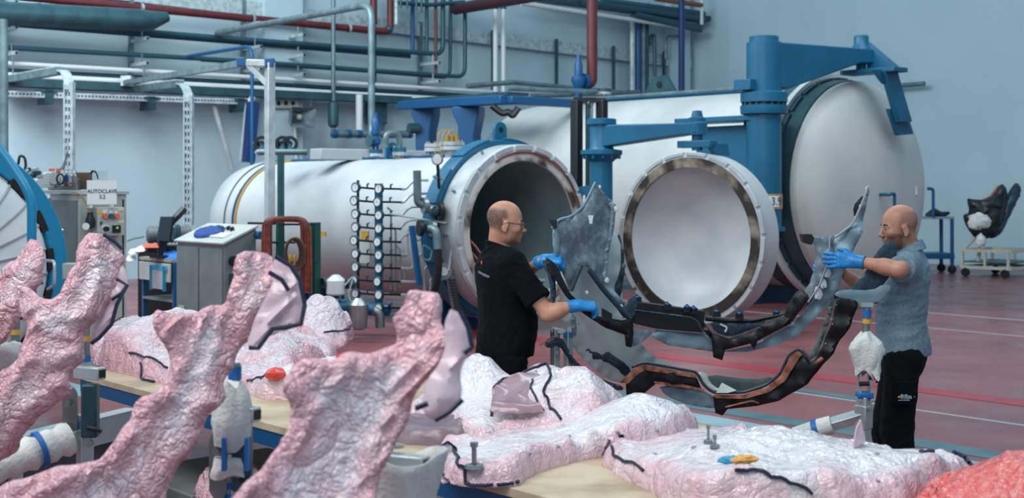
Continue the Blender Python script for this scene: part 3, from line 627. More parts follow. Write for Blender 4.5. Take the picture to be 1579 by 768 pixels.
for i, (x0, y0, x1, y1) in enumerate(((790, 127, 960, 143), (820, 148, 985, 142), (720, 133, 790, 127))):
    pipe('low_rail', f'{("long", "crossing", "short curved")[i]} thin grey rail on the wall above the platform', wl(1.0+i*.5, (x0, y0), (x1, y1)), .06, M_pgrey, 8)
# blue platform behind the autoclaves
t = thing('blue_platform', 'blue steel platform on thick bent legs behind the middle autoclave', 'platform', (P(700, 0, 24).x, 24, 0))
q0 = P(622, 163, 25.5); q1 = P(782, 154, 22.6); q2 = q1+U*1.6
obj('beam', MB().beam(q0, q1, .3, .16), M_blue2, t, bevel=.02); obj('beam', MB().beam(q1, q2, .25, .14), M_blue2, t, bevel=.02)
obj('deck', MB().prism([q0+Z*.09, q1+Z*.09, q1+U*.5+Z*.09, q0+U*.5+Z*.09], Z*.05), M_dteal, t); obj('rail', MB().tube([q1+Z*.2, q2+Z*.25+U*.6], .04, 8), M_pgrey, t)
for px, w, D in ((652, 22, 25.0), (719, 25, 23.6)):
    ww = w*D/FPX; b_ = P(px, 168, D); zt = b_.z; x = b_.x
    m = MB().prism([Vector((x-ww*.5, D, 0)), Vector((x+ww*.5, D, 0)), Vector((x+ww*.5, D, zt-.45)), Vector((x+ww*.75, D, zt-.1)), Vector((x+ww*.75, D, zt+.05)), Vector((x-ww*.9, D, zt+.05)), Vector((x-ww*.9, D, zt-.06)), Vector((x-ww*.55, D, zt-.3))], (.12, .35, 0))
    obj('leg', m, M_blue2, t, bevel=.03)
disc(t, 'leg_knob', P(645, 198, 25.0), -V*.2-U, .1, .2, M_dteal)
obj('hanging_clutter', MB().tube(fil([P(758, 163, 22.6), P(775, 176, 22.6), P(785, 172, 22.6), P(790, 180, 22.6), P(800, 166, 22.6)], .08), .06, 7), M_black, t)
# black lift mast behind the hinge post
t = thing('lift_mast', 'black twin-rail lift mast standing behind the blue hinge post', 'mast', (P(910, 0, 17.9).x, 17.9, 0))
for px, w in ((889, 13), (928, 12)):
    q = P(px, 154, 17.9); obj('rail', MB().beam((q.x, q.y, 0), q, w*17.9/FPX, .14, V), M_black, t, bevel=.01)
obj('top_bar', MB().beam(P(884, 154, 17.9), P(934, 155, 17.9), .08, .06), M_black, t)
for px, r, m in ((906, .03, M_dteal), (912, .022, M_zinc)):
    q = P(px, 158, 17.9); obj('chain', MB().tube([q, Vector((q.x, q.y, .3))], r, 6), m, t)
obj('pulley', MB().lathe([(-.03, .0), (-.03, .05), (.03, .05), (.03, 0)], P(909, 160, 17.9), V, 14), M_steel, t)
# tube on wall_right beside the big dome
q = P(1386, 133.5, 33); q = onplane(1386, 133.5, C0-U*.05, U); pipe('wall_peg', 'thin grey tube sticking out of the right wall beside the dome', [q+U*.05, q-U*.3, q-U*.3+V*.9], .06, M_pgrey)
# ================================================================ equipment on the floor, left
# ---------------------------------------------------------------- gauge rack of the middle autoclave
GR = thing('gauge_rack', 'rack of twenty small pressure gauges and bent tubes beside the middle autoclave', 'gauges', (P(568, 0, 16.2).x, 16.2, 0))
gd = (V*.35-U*.9-Z*.0).normalized(); gd = Vector((-.55, -.83, 0)).normalized()
p_ = obj('blue_post', MB().beam((P(584, 0, 16.3).x, 16.3, .25), P(584, 283, 16.3), .075, .075, V), M_blue, GR)
obj('thin_post', MB().tube([P(552, 278, 16.4), Vector((P(552, 0, 16.4).x, 16.4, .2))], .018, 6), M_black, GR)
case = MB().lathe([(0, 0), (0, .06), (.045, .064), (.05, .06), (.05, .05)], (0, 0, 0), gd, 18)
face = MB().lathe([(.046, .052), (.047, 0)], (0, 0, 0), gd, 18)
ndl = MB().box(gd*.05+Vector((.008, 0, .01)), (.006, .004, .05))
first = None
for c_, px in ((0, 551), (1, 587)):
    for k in range(10):
        q = P(px+(-2 if (k % 3 == 1) else 0), 289+k*20.4+(2 if c_ else 0), 16.05 if c_ else 16.2)
        if first is None:
            g = obj('gauge', case, M_dteal, None, origin=(0, 0, 0)); g.parent = GR; g.location = q-wloc(GR)
            f = obj('dial', face, M_glass, None, origin=(0, 0, 0)); f.parent = g; nd_ = obj('needle', ndl, M_ink, None, origin=(0, 0, 0)); nd_.parent = g
            first = (g, f, nd_)
        else:
            g = rep(first[0], GR, q)
            for s_ in first[1:]:
                h_ = s_.copy(); C.objects.link(h_); h_.parent = g; h_.location = (0, 0, 0)
                if s_ is first[2]: h_.rotation_euler = (0, random.uniform(-.8, .8), 0)
        # stem, tap and tube to the right
        e = q-gd*.03
        pr = P(px+31, 289+k*20.4+2.5, 16.35 if c_ else 16.3)
        obj('stem', MB().tube([e, pr], .013, 6), M_black, GR)
        tq = e+(pr-e)*.45; obj('tap', MB().tube([tq+Z*.0, tq+Z*.05, tq+Z*.055-gd*.03], .012, 6), M_dteal, GR)
        if c_:
            a = pr; rise = -18+ (k*2.0) if k < 6 else 14
            bx = 640-(k % 5)*7
            b_ = P(625-k*3, 289+k*20.4+3, 16.4); c2_ = P(638-k*3, 289+k*20.4+3-14, 16.4); d_ = P(min(668, 660+k), 289+k*20.4-11, 16.5)
            if k >= 5: c2_ = P(628+(k-5)*9, 289+k*20.4+3, 16.4); d_ = P(628+(k-5)*9, 289+k*20.4-40, 16.45); 
            pts = [a, b_ if k < 5 else (a+c2_)/2, c2_, d_]
            if k >= 5: pts.append(d_+(P(668, 289+k*20.4-45, 16.5)-d_))
            obj('bent_tube', MB().tube(fil(pts, .06, 3), .018, 6), M_light, GR)
for k, px in enumerate((603, 610, 617, 624)):
    obj('bent_tube', MB().tube(fil([P(px-6, 320+k*30, 16.4), P(px, 324+k*30, 16.4), P(px, 455-k*6, 16.4)], .05, 3), .012, 6), M_steel, GR)
obj('paper_note', MB().box(P(563, 368, 16.9), (.16, .02, .2), (V, U, Z)), M_yellow, GR)
obj('paper_note', MB().box(P(562, 388, 16.85), (.26, .02, .3), (V, U, Z)), M_cab, GR)
obj('base_pipe', MB().tube(fil([P(540, 478, 16), P(585, 480, 16), P(586, 505, 16)], .08), .06, 10), M_steel, GR)
obj('base_manifold', MB().tube([P(515, 470, 16.4), P(600, 478, 16.2)], .08, 10), M_blue, GR)
# actuator valve in front of the shell
t = thing('actuator_valve', 'white pneumatic actuator valve on blue pipe left of the gauge rack', 'valve', P(518, 500, 15.9))
q = P(518, 440, 15.9)
obj('actuator', MB().lathe([(-.12, 0), (-.12, .1), (-.1, .12), (.06, .12), (.08, .1), (.13, .04), (.13, 0)], q, Z, 20), M_pwhite, t)
for k in (-1, 1): obj('yoke', MB().tube([q-Z*.12+U*.06*k, q-Z*.36+U*.06*k], .018, 8), M_zinc, t)
obj('valve_body', MB().lathe([(-.5, .1), (-.36, .12), (-.36, 0)], q, Z, 16), M_blue, t)
for px, py in ((502, 436), (538, 438)): obj('solenoid', MB().lathe([(-.05, .06), (.06, .06), (.06, 0)], P(px, py, 15.9), U, 12), M_dteal, t)
obj('feed_pipe', MB().tube(fil([P(498, 470, 15.9), P(520, 473, 15.9), P(550, 470, 15.9), P(575, 478, 15.9)], .1), .07, 10), M_blue, t)
obj('signal_tube', MB().tube(fil([P(532, 440, 15.8), P(546, 424, 15.8), P(536, 458, 15.8), P(548, 474, 15.8)], .08), .01, 6), M_light, t)
tag(obj('steel_trap', MB().lathe([(-.3, .05), (-.28, .1), (0, .12), (.04, .09), (.08, .05), (.08, 0)], P(553, 470, 15.6), Z, 14), M_steel), 'steel strainer pot under the gauge rack', 'pot')
# ---------------------------------------------------------------- hose rack
HR = thing('hose_rack', 'dark green frame rack for hoses in front of the middle autoclave', 'rack', (P(460, 0, 15.6).x, 15.6, 0))
for px, y in ((432, 343), (483, 343), (488, 343)):
    q = P(px, y, 15.6 if px < 450 else 15.9); obj('upright', MB().beam((q.x, q.y, 0), q, .085, .06, V), M_greenp, HR)
for a, b_ in (((382, 344), (436, 345)), ((436, 346), (488, 346)), ((412, 374), (455, 374)), ((434, 405), (488, 404))): obj('cross_bar', MB().tube([P(*a, 15.5), P(*b_, 15.7)], .013, 6), M_black, HR)
for k in range(11):
    o1 = (k % 4)*1.9; o2 = (k//4)*1.7; j = random.uniform(-.7, .7); dk = 15.5-.02*(k % 4)
    pts = [P(406+o1*2+j, 440+random.uniform(-20, 30), dk), P(406+o1*2+j, 365, dk), P(407+o1*1.7, 338+o2+j, dk), P(440, 336+o2+j*.5, dk-.03), P(468-o1, 337+o2+j, dk), P(477-o1*2, 350, dk), P(478-o1*2+j, 400, dk), P(478-o1*2+j, 452, dk)]
    tag(obj('hose', MB().tube(fil(pts, .12, 4), .022, 7), M_hose if k % 3 else mat('hose_dark', (74, 42, 40), .5)), 'rust coloured rubber hose draped over the green rack', 'hose', 'hoses draped over the green rack')
t = thing('hose_coil', 'small coil of brown hose with brass couplings hung on the green rack', 'hose coil', P(452, 412, 15.4))
for k in range(5):
    c_ = P(452+k*.8, 390+k*.5, 15.42-.015*k)
    obj('loop', MB().tube([c_+Vector((math.cos(a)*(.085+.008*k), -.02*math.sin(a), math.sin(a)*(.16+.008*k))) for a in [i*2*math.pi/28 for i in range(28)]], .017, 6, closed=True), mat('hose_brown', (84, 58, 52), .5), t)
for px in (447, 454): obj('coupling', MB().lathe([(-.05, .012), (0, .018), (.05, .018), (.07, .012), (.07, 0)], P(px, 402, 15.3), Z, 10), mat('brass', (196, 146, 44), .35, .5), t)
tag(obj('yellow_tag', MB().box(P(499, 361, 16.6), (.1, .02, .06), (V, U, Z)), M_yellow), 'small yellow label on the shell right of the hose rack', 'label')
# ---------------------------------------------------------------- grey console
cc = P(345, 377, 15.5); cc.z = 0
CO = thing('control_console', 'grey control console with sloping top in front of the middle autoclave', 'console', (cc.x, cc.y, 0))
z1 = CAMH-(377-HY)*15.5/FPX; z2_ = z1+.19; w_ = .44; L_ = 1.2
obj('body', MB().prism([cc+Z*.06, cc+Z*z1, cc+U*w_+Z*z2_, cc+U*w_+Z*.06], -V*L_), M_cabd, CO, bevel=.012)
obj('plinth', MB().prism([cc+U*.03, cc+U*.03+Z*.06, cc+U*(w_-.03)+Z*.06, cc+U*(w_-.03)], -V*L_*.98), M_black, CO)
sl_ = (U*w_+Z*(z2_-z1)).normalized(); sn = sl_.cross(-V).normalized(); sn = sn if sn.z > 0 else -sn
def ctop(s, l, h=0): return cc+Z*z1+sl_*s-V*l+sn*h
obj('top_panel', MB().prism([ctop(-.03, -.03), ctop(.5, -.03), ctop(.5, L_+.03), ctop(-.03, L_+.03)], sn*.03), M_cab, CO, bevel=.006)
for k, (s, l) in enumerate(((.32, .3), (.34, .42), (.3, .52), (.33, .62))):
    obj('knob', MB().lathe([(0, .03), (.04, .03), (.04, 0)], ctop(s, l, .03), sn, 12), M_black, CO)
obj('keyboard', MB().prism([ctop(.1, .15, .031), ctop(.22, .15, .031), ctop(.22, .5, .031), ctop(.1, .5, .031)], sn*.015), M_pwhite, CO)
for l0 in (0.02, .62):
    d_ = obj('door', MB().prism([cc-V*l0+Z*.12, cc-V*(l0+.57)+Z*.12, cc-V*(l0+.57)+Z*(z1-.06), cc-V*l0+Z*(z1-.06)], -U*.015), M_cabd, CO, bevel=.004)
    obj('vent', MB().box(cc-V*(l0+.42)-U*.02+Z*(.3 if l0 else z1-.28), (.02, .14, .16), (U, V, Z)), M_cab, d_)
    if not l0: obj('red_switch', MB().lathe([(0, .035), (.03, .03), (.05, .0)], cc-V*.45-U*.015+Z*.55, -U, 12), mat('switch_red', (178, 44, 40), .4), d_)
disc(CO, 'socket_plug', cc+V*.0+U*.12+Z*(z1-.2), V, .06, .05, M_black); disc(CO, 'plug_blue', cc+U*.28+Z*(z1-.12), V, .055, .12, M_blue2)
obj('conduit_panel', MB().rbox(cc+U*.2+Z*(z1-.55)+V*.03, (.26, .06, .4)), M_dteal, CO)
for k in range(4): obj('cable_gland', MB().tube(fil([cc+U*(.1+.06*k)+V*.06+Z*(z1-.35), cc+U*(.1+.06*k)+V*.12+Z*(z1-.5), cc+U*(.12+.05*k)+V*.07+Z*(z1-.8)], .1), .018, 6), M_black, CO)
disc(CO, 'side_mount', cc+U*.45+Z*(z1+.1), V, .05, .1, M_blue)
# folded blue cloths
def cloth(name, label, pts, hgt, m, nrm=Z, seed=0, cat='cloth', sub=7):
    o = pillow(pts, nrm, hgt, 0, amp=hgt*.5, ns=9, res=max((pts[0]-pts[2]).length/16, .012), edge=.03, seed=seed)
    return tag(obj(name, o, m, smooth=60), label, cat)
# ---------------------------------------------------------------- generic soft slab: outline in a plane, bulged on both sides with wrinkles
def inside(pt, poly):
    x, y = pt; r = False; n = len(poly)
    for i in range(n):
        (x1, y1), (x2, y2) = poly[i], poly[i-1]
        if (y1 > y) != (y2 > y) and x < (x2-x1)*(y-y1)/(y2-y1)+x1: r = not r
    return r
def resample(poly, h):
    out = []; n = len(poly)
    for i in range(n):
        a, b = Vector(poly[i]), Vector(poly[(i+1) % n]); k = max(1, int((b-a).length/h+.5))
        out += [a+(b-a)*(j/k) for j in range(k)]
    return out
def wrinkle(p, ns, seed, ax=None):
    if ax is not None: p = p-ax*(p.dot(ax)*.62)
    q = p*ns+Vector((seed*13.1, seed*7.7, seed*3.3))
    w = Vector((noise.noise(q*.5), noise.noise(q*.5+Vector((5, 1, 9))), noise.noise(q*.5+Vector((2, 8, 3)))))
    q2 = q+w*1.4
    r = lambda n: (1-min(1, abs(n)*2.2))**1.5*2-.7
    return r(noise.noise(q2))*.6+r(noise.noise(q2*2.1))*.3+noise.noise(q2*5)*.12
def pillow(pts, nrm, front, back, amp=.02, ns=5, res=.02, edge=.08, seed=0, bend=None, rough=0.0, chaikin=1, ax=None, gath=0.0):
    """closed mesh; pts: 3-D outline (about planar); front/back: bulge along +-nrm; bend(p): extra offset along nrm"""
    nrm = Vector(nrm).normalized(); o = sum(pts, Vector())/len(pts)
    e1 = nrm.orthogonal().normalized(); e2 = nrm.cross(e1)
    poly = [Vector(((p-o).dot(e1), (p-o).dot(e2))) for p in pts]; hh = [(p-o).dot(nrm) for p in pts]
    for _ in range(chaikin):
        q = []; qh = []
        for i in range(len(poly)):
            a, b = poly[i], poly[(i+1) % len(poly)]; ha, hb = hh[i], hh[(i+1) % len(poly)]
            q += [a*.75+b*.25, a*.25+b*.75]; qh += [ha*.75+hb*.25, ha*.25+hb*.75]
        poly, hh = q, qh
    bd = resample(poly, res)
    if rough: bd = [p+Vector((noise.noise(Vector((p.x, p.y, seed))*14), noise.noise(Vector((p.x, p.y, seed+5))*14)))*rough for p in bd]
    nb = len(bd); B_ = np.array([(p.x, p.y) for p in bd]); pin = [(p.x, p.y) for p in poly]
    x0, y0 = B_.min(0); x1, y1 = B_.max(0); inner = []
    for i in range(int((x1-x0)/res)+1):
        for j in range(int((y1-y0)/res)+1):
            p = (x0+(i+.5*(j % 2))*res, y0+j*res)
            if inside(p, pin):
                d = np.sqrt(((B_-np.array(p))**2).sum(1)).min()
                if d > res*.6: inner.append(p)
    allp = bd+[Vector(p) for p in inner]
    r = delaunay_2d_cdt(allp, [(i, (i+1) % nb) for i in range(nb)], [], 1, 1e-6)
    vs, fs = r[0], r[2]
    A = np.array([(p.x, p.y) for p in vs])
    D = np.array([np.sqrt(((B_-a)**2).sum(1)).min() for a in A])
    PL = np.array([(p.x, p.y) for p in poly]); HH = np.array(hh)
    mb = MB(); n = len(vs); fr, bk, GA = [], [], []
    for i, p in enumerate(vs):
        t = min(1, D[i]/edge); prof = math.sqrt(max(0, 1-(1-t)**2))
        wgt = 1/(((PL-A[i])**2).sum(1)+1e-4)**1.5; h0 = float((wgt*HH).sum()/wgt.sum())
        base = o+e1*p.x+e2*p.y+nrm*h0
        if bend: base = base+nrm*bend(base)
        w = wrinkle(base, ns, seed, ax); w2 = wrinkle(base, ns, seed+4, ax)
        ga = max(0, 1-D[i]/gath) if gath else .5
        if gath: w = w*(.3+1.0*ga)+.5*math.sin(6*noise.noise(base*2.2)+3*w*ga)*(1-ga)*.5
        GA.append(min(1, ga+.35*max(0, noise.noise(base*3.1+Vector((seed, 0, 0)))))); fr.append(base+nrm*(front*prof+amp*w*(.25+.75*t))); bk.append(base-nrm*(back*prof-amp*w2*(.0+.6*t if back > 0 else 0))-nrm*.003)
    if gath: mb.attr = GA+GA
    mb.add(fr+bk, [tuple(f) for f in fs]+[tuple(n+i for i in reversed(f)) for f in fs])
    k = {}
    for f in fs:
        for a, b in zip(f, f[1:]+f[:1]): k[(a, b)] = 1
    mb.f += [(b, a, n+a, n+b) for (a, b) in k if (b, a) not in k]
    return mb
def pp(n_or_plane, *px):
    pt, n = n_or_plane; return [onplane(x, y, pt, n) for x, y in px]
cloth('folded_cloth', 'blue folded cloth lying on the sloping console top', [ctop(.08, .55, .03), ctop(.2, .35, .03), ctop(.42, .6, .03), ctop(.36, .95, .03), ctop(.2, 1.1, .03), ctop(.04, .8, .03)], .032, M_cloth_blue, sn, 3)
# ---------------------------------------------------------------- sign cabinet
c1 = P(122, 300, 13.0); zt = c1.z; c1.z = 0
CB = thing('electrical_cabinet', 'tall grey electrical cabinet with a control box, behind the blue ringed autoclave', 'cabinet', (c1.x, c1.y, 0))
obj('body', MB().prism([c1+Z*.05, c1+U*.5+Z*.05, c1+U*.5+Z*zt, c1+Z*zt], -V*.76), M_cab, CB, bevel=.008)
obj('shaded_side', MB().prism([c1-V*.04+Z*.1, c1-V*.74+Z*.1, c1-V*.74+Z*(zt-.06), c1-V*.04+Z*(zt-.06)], -U*.012), M_cabd, CB)  # cabinet side in shade: the shade is put into a darker grey
obj('top_lid', MB().prism([c1-U*.02+V*.02, c1+U*.52+V*.02, c1+U*.52-V*.78, c1-U*.02-V*.78], Z*.03), M_cab, CB).location.z += zt
obj('edge_gap', MB().prism([c1+U*.455+V*.002+Z*.1, c1+U*.47+V*.002+Z*.1, c1+U*.47+V*.002+Z*(zt-.05), c1+U*.455+V*.002+Z*(zt-.05)], V*.004), M_black, CB)
b0 = onplane(150, 320, c1+V*.14, V); b1 = onplane(192, 363, c1+V*.14, V)
bw = (b1-b0).dot(U); bh = b0.z-b1.z
bx = obj('control_box', MB().prism([b0, b0+U*bw, b0+U*bw-Z*bh, b0-Z*bh], -V*.14), M_cab, CB, bevel=.006)
for px, py, m in ((161, 333, M_orange), (170.5, 333, M_blue), (179, 333, M_orange)):
    q = onplane(px, py, c1+V*.14, V); disc(bx, 'button', q, V, .026, .03, m, 14); disc(bx, 'button_plate', q+Z*.035, V, .02, .006, M_pwhite, 4)
q = onplane(162, 353, c1+V*.14, V); disc(bx, 'rotary_switch', q, V, .026, .05, M_black, 12); obj('switch_plate', MB().rbox(q, (.07, .01, .08)), M_pwhite, bx)
q = onplane(179.5, 353, c1+V*.145, V); obj('display', MB().rbox(q, (.085, .02, .075)), M_black, bx); obj('display_digits', MB().rbox(q+V*.012+Z*.012+U*.005, (.02, .004, .02)), mat('digit_green', (150, 190, 40), .4, emit=.6), bx)
q = onplane(153, 326, c1+V*.141, V); obj('warning_triangle', MB().prism([q-U*.025-Z*.02, q+U*.025-Z*.02, q+Z*.025], V*.003), mat('warning_yellow', (232, 168, 40), .5), bx); obj('sticker', MB().rbox(q+U*.06, (.05, .004, .035)), M_pwhite, bx)
obj('keyhole', MB().rbox(onplane(156, 344, c1+V*.145, V), (.02, .01, .03)), M_dteal, bx)
for px, py in ((186, 323), (187, 342)): obj('sticker', MB().rbox(onplane(px, py, c1+V*.143, V), (.06, .004, .03)), mat('sticker_cream', (208, 196, 172), .6), bx)
obj('regulator', MB().lathe([(-.08, .02), (-.06, .045), (0, .05), (.05, .03), (.08, .03), (.08, 0)], onplane(139, 340, c1+V*.1, V), Z, 12), M_black, CB)
disc(CB, 'regulator_gauge', onplane(132, 349, c1+V*.12, V), V-U*.3, .035, .03, M_glass, 16)
obj('copper_tube', MB().tube(fil([onplane(112, 296, c1+V*.05, V), onplane(126, 300, c1+V*.06, V), onplane(136, 318, c1+V*.08, V), onplane(137, 334, c1+V*.1, V)], .1), .008, 6), M_tan, CB)
SG = thing('cabinet_sign', 'white sign board reading AUTOCLAVE 3.2 standing above the control box', 'sign', onplane(158, 316, c1+V*.14, V))
s0 = onplane(135, 278, c1+V*.15, V); s1 = onplane(180, 315, c1+V*.15, V); sw = (s1-s0).dot(U); sh = s0.z-s1.z
obj('board', MB().prism([s0, s0+U*sw, s0+U*sw-Z*sh, s0-Z*sh], -V*.02), mat('sign_white', (236, 240, 240), .5), SG)
sc_ = (s0+s1)/2+V*.003
text('lettering', 'AUTOCLAVE', M_ink, SG, sc_+Z*.01, sw*.178, U, Z); text('lettering', '3.2', M_ink, SG, sc_-Z*.045, sw*.178, U, Z)
for k in (.12, .85): obj('foot_bracket', MB().rbox(s0+U*sw*k-Z*(sh+.015)-V*.03, (.03, .06, .04)), M_pwhite, SG)
# pneumatic valve terminal on the cabinet
PN = thing('valve_terminal', 'pneumatic valve block with four small gauges and white hoses on top of the cabinet', 'valve block', P(100, 298, 13.2))
obj('base_plate', MB().box(P(98, 296, 13.2), (.42, .2, .03)), M_light, PN)
obj('manifold_block', MB().box(P(100, 284, 13.2), (.3, .14, .12)), M_steel, PN, bevel=.01)
for k in range(4):
    q = P(97+k*6, 265, 13.0); g_ = disc(PN, 'small_gauge', q, Vector((.2, -1, 0)), .022, .03, M_steel, 14); disc(g_, 'dial', q+Vector((.2, -1, 0)).normalized()*.031, Vector((.2, -1, 0)), .018, .002, M_glass, 14)
    obj('regulator_body', MB().lathe([(-.12, .02), (-.08, .026), (-.02, .026), (0, .012)], P(97+k*6, 268, 13.1), Z, 10), (M_pwhite, M_blue2, M_light, M_steel)[k], PN)
    disc(PN, 'red_knob', P(98+k*6, 283, 13.05), Vector((0, -1, 0)), .011, .02, mat('switch_red', (178, 44, 40), .4), 10)
disc(PN, 'round_coupler', P(84, 275, 13.1), Vector((.3, -1, 0)), .06, .05, M_cab); obj('coupler_ring', MB().tube([P(93, 276, 12.95)+Vector((math.cos(a)*.035, 0, math.sin(a)*.05)) for a in [i*2*math.pi/20 for i in range(20)]], .01, 6, closed=True), M_black, PN)
for k in range(6): obj('white_hose', MB().tube(fil([P(82, 268+k*4, 13.1), P(70, 267+k*4, 13.0), P(58, 278+k*3, 12.6), P(44, 284+k*3, 12)], .2), .012, 6), M_pwhite, PN)
for k in range(4): obj('black_cable', MB().tube(fil([P(86+k*3, 268, 13.2), P(96+k, 258-k, 13.5), P(104, 240-k*2, 16.95)], .2), .011, 6), M_black, PN)
for px in (80, 91): obj('orange_plug', MB().box(P(px, 262, 13.1), (.05, .03, .025)), M_orange, PN)
for k in range(6): obj('fitting', MB().lathe([(-.03, .02), (.03, .02), (.03, 0)], P(42+k*4, 262+(k % 3)*5, 12.2), Vector((1, -.3, .2)), 8), (M_dteal, M_light)[k % 2], PN)
obj('loop_cable', MB().tube(fil([P(28, 254, 11), P(30, 240, 11), P(38, 242, 11.2), P(40, 255, 11.4), P(38, 262, 11.6)], .08), .012, 6), M_black, PN)
tag(obj('brown_box', MB().box(P(128, 279, 13.3), (.15, .15, .175)), mat('brown_paint', (92, 70, 58), .6, c2=(72, 56, 48), ns=6), bevel=.008), 'square brown box standing on the cabinet behind the sign', 'box')
t = thing('clear_bin', 'clear plastic bin with cable loops on the cabinet behind the sign', 'bin', P(153, 280, 13.4))
obj('bin_shell', MB().box(P(153, 271, 13.4), (.14, .12, .1)), mat('clear_plastic', (190, 205, 212), .2, alpha=.35), t)
for k in range(3): obj('cable_loop', MB().tube(fil([P(140, 268, 13.2), P(142+k*2, 262, 13.2), P(150, 268+k, 13.2), P(151, 276, 13.2)], .04), .007, 5), M_black, t)
# ---------------------------------------------------------------- desk with monitor, motor, tray, cloth
dk = P(264, 405, 17.0); zd = dk.z; dk.z = 0
DK = thing('work_desk', 'grey work bench between the cabinet and the console', 'bench', (dk.x, dk.y, 0))
obj('top', MB().prism([dk+U*.0, dk-V*.95, dk-V*.95+U*.6, dk+U*.6], Z*.04), mat('bench_top', (150, 142, 132), .6), DK).location.z += zd
obj('front_panel', MB().prism([dk+Z*(zd-.26), dk-V*.92+Z*(zd-.26), dk-V*.92+Z*(zd-.02), dk+Z*(zd-.02)], -U*.02), M_cab, DK, bevel=.004)
for a, b_ in ((0, .05), (.9, .05), (0, .55), (.9, .55)): obj('leg', MB().beam(dk-V*a+U*b_, dk-V*a+U*b_+Z*zd, .05, .05, V), M_blue2, DK)
obj('lower_shelf', MB().prism([dk+U*.02, dk-V*.9+U*.02, dk-V*.9+U*.55, dk+U*.55], Z*.03), M_cabd, DK).location.z += .35
bg_ = [dk-V*.5-U*.03+Z*(zd-.08), dk-V*.12-U*.03+Z*(zd-.08), dk-V*.12-U*.03+Z*(zd-.36), dk-V*.5-U*.03+Z*(zd-.36)]
pk = thing('taped_pouch', 'clear document pouch stuck on the bench front with blue tape', 'pouch', bg_[3])
obj('pouch', MB().prism(bg_, -U*.006), mat('pouch_film', (176, 182, 184), .25), pk)
obj('tape_strip', MB().beam(bg_[0]-U*.009+V*-.05, bg_[1]-U*.009+V*.06, .005, .06), mat('aqua_tape', (40, 150, 190), .5), pk)
for q in (bg_[0], bg_[1]): obj('tape_strip', MB().beam(q-U*.01+Z*.03, q-U*.01-Z*.3, .005, .05, U), mat('aqua_tape', (40, 150, 190), .5), pk)
t = thing('monitor', 'flat black monitor turned away on the bench', 'monitor', P(250, 396, 17.2))
m0 = [P(247, 334, 17.3), P(266, 334, 17.1), P(261, 372, 17.1), P(241, 372, 17.3)]
obj('screen', MB().prism(m0, Vector((.02, .03, 0))), mat('screen_dark', (20, 32, 40), .3), t, bevel=.004); obj('stand', MB().beam(P(251, 371, 17.25), P(249, 394, 17.25), .12, .04), M_black, t); obj('foot', MB().box(P(248, 395, 17.25), (.25, .2, .03)), M_black, t)
t = thing('electric_motor', 'grey electric motor with finned round body behind the monitor', 'motor', P(240, 375, 18.6))
ax_ = Vector((.95, .3, 0)).normalized(); q = P(226, 362, 18.6)
obj('housing', MB().lathe([(0, 0), (0, .09), (.03, .125), (.1, .125), (.1, .115), (.55, .115), (.55, .14), (.6, .14), (.62, .06), (.75, .05), (.75, 0)], q, ax_, 24), mat('motor_grey', (92, 100, 104), .5), t)
for k in range(8): obj('cooling_fin', MB().lathe([(.14+k*.05, .115), (.14+k*.05, .13), (.155+k*.05, .13), (.155+k*.05, .115)], q, ax_, 24), mat('motor_grey', (92, 100, 104), .5), t)
obj('fan_cover', MB().lathe([(-.005, .02), (-.005, .07)], q, ax_, 20), M_black, t); obj('gearbox', MB().box(P(266, 360, 18.4), (.2, .25, .25)), M_dteal, t, bevel=.04)
obj('motor_pipe', MB().tube(fil([P(262, 345, 18.4), P(272, 335, 18.4), P(284, 322, 18.5)], .1), .05, 8), M_black, t)
obj('pedestal', MB().box(Vector((P(245, 0, 18.6).x, 18.6, .5)), (.5, .35, 1.0)), M_black, t)
tag(obj('document_tray', MB().prism([P(225, 390, 17.35), P(275, 391, 17.35), P(275, 378, 17.35), P(228, 379, 17.35)], (0, .3, 0)), M_black, bevel=.01), 'black plastic tray on the bench below the monitor', 'tray')
tag(obj('red_notebook', MB().prism([P(219, 379, 17.20), P(242, 379, 17.20), P(243, 382, 17.15), P(221, 382, 17.15)], (0.02, .12, .02)), mat('notebook_red', (214, 84, 58), .6)), 'orange red notebook lying on the black tray', 'notebook')
cloth('folded_cloth', 'bright blue cloth spread over the front edge of the bench', [dk-V*.72+Z*(zd+.045)+U*.02, dk-V*.02+Z*(zd+.045)-U*.0, dk+V*-.02+Z*(zd+.045)+U*.35, dk-V*.75+Z*(zd+.045)+U*.4], .07, mat('cloth_bright', (28, 112, 196), .7, bump=.3, bs=40), Z, 5)
for i, (px, py) in enumerate(((204, 388), (214, 384), (200, 398))): tag(obj('paper_sheet', pillow([P(px-7, py, 17.15), P(px+8, py-3, 17.35), P(px+12, py+3, 17.05), P(px-4, py+5, 16.95)], Z, .03, 0, .01, 9, .03, .03, seed=i), M_paper), f'{("crumpled white", "folded white", "left crumpled")[i]} paper lying left on the bench', 'paper')
pipe('wall_hose', 'thin grey hose looping left of the motor', [P(196, 372, 18.5), P(205, 368, 18.5), P(222, 365, 18.5)], .012, M_pgrey, 6)
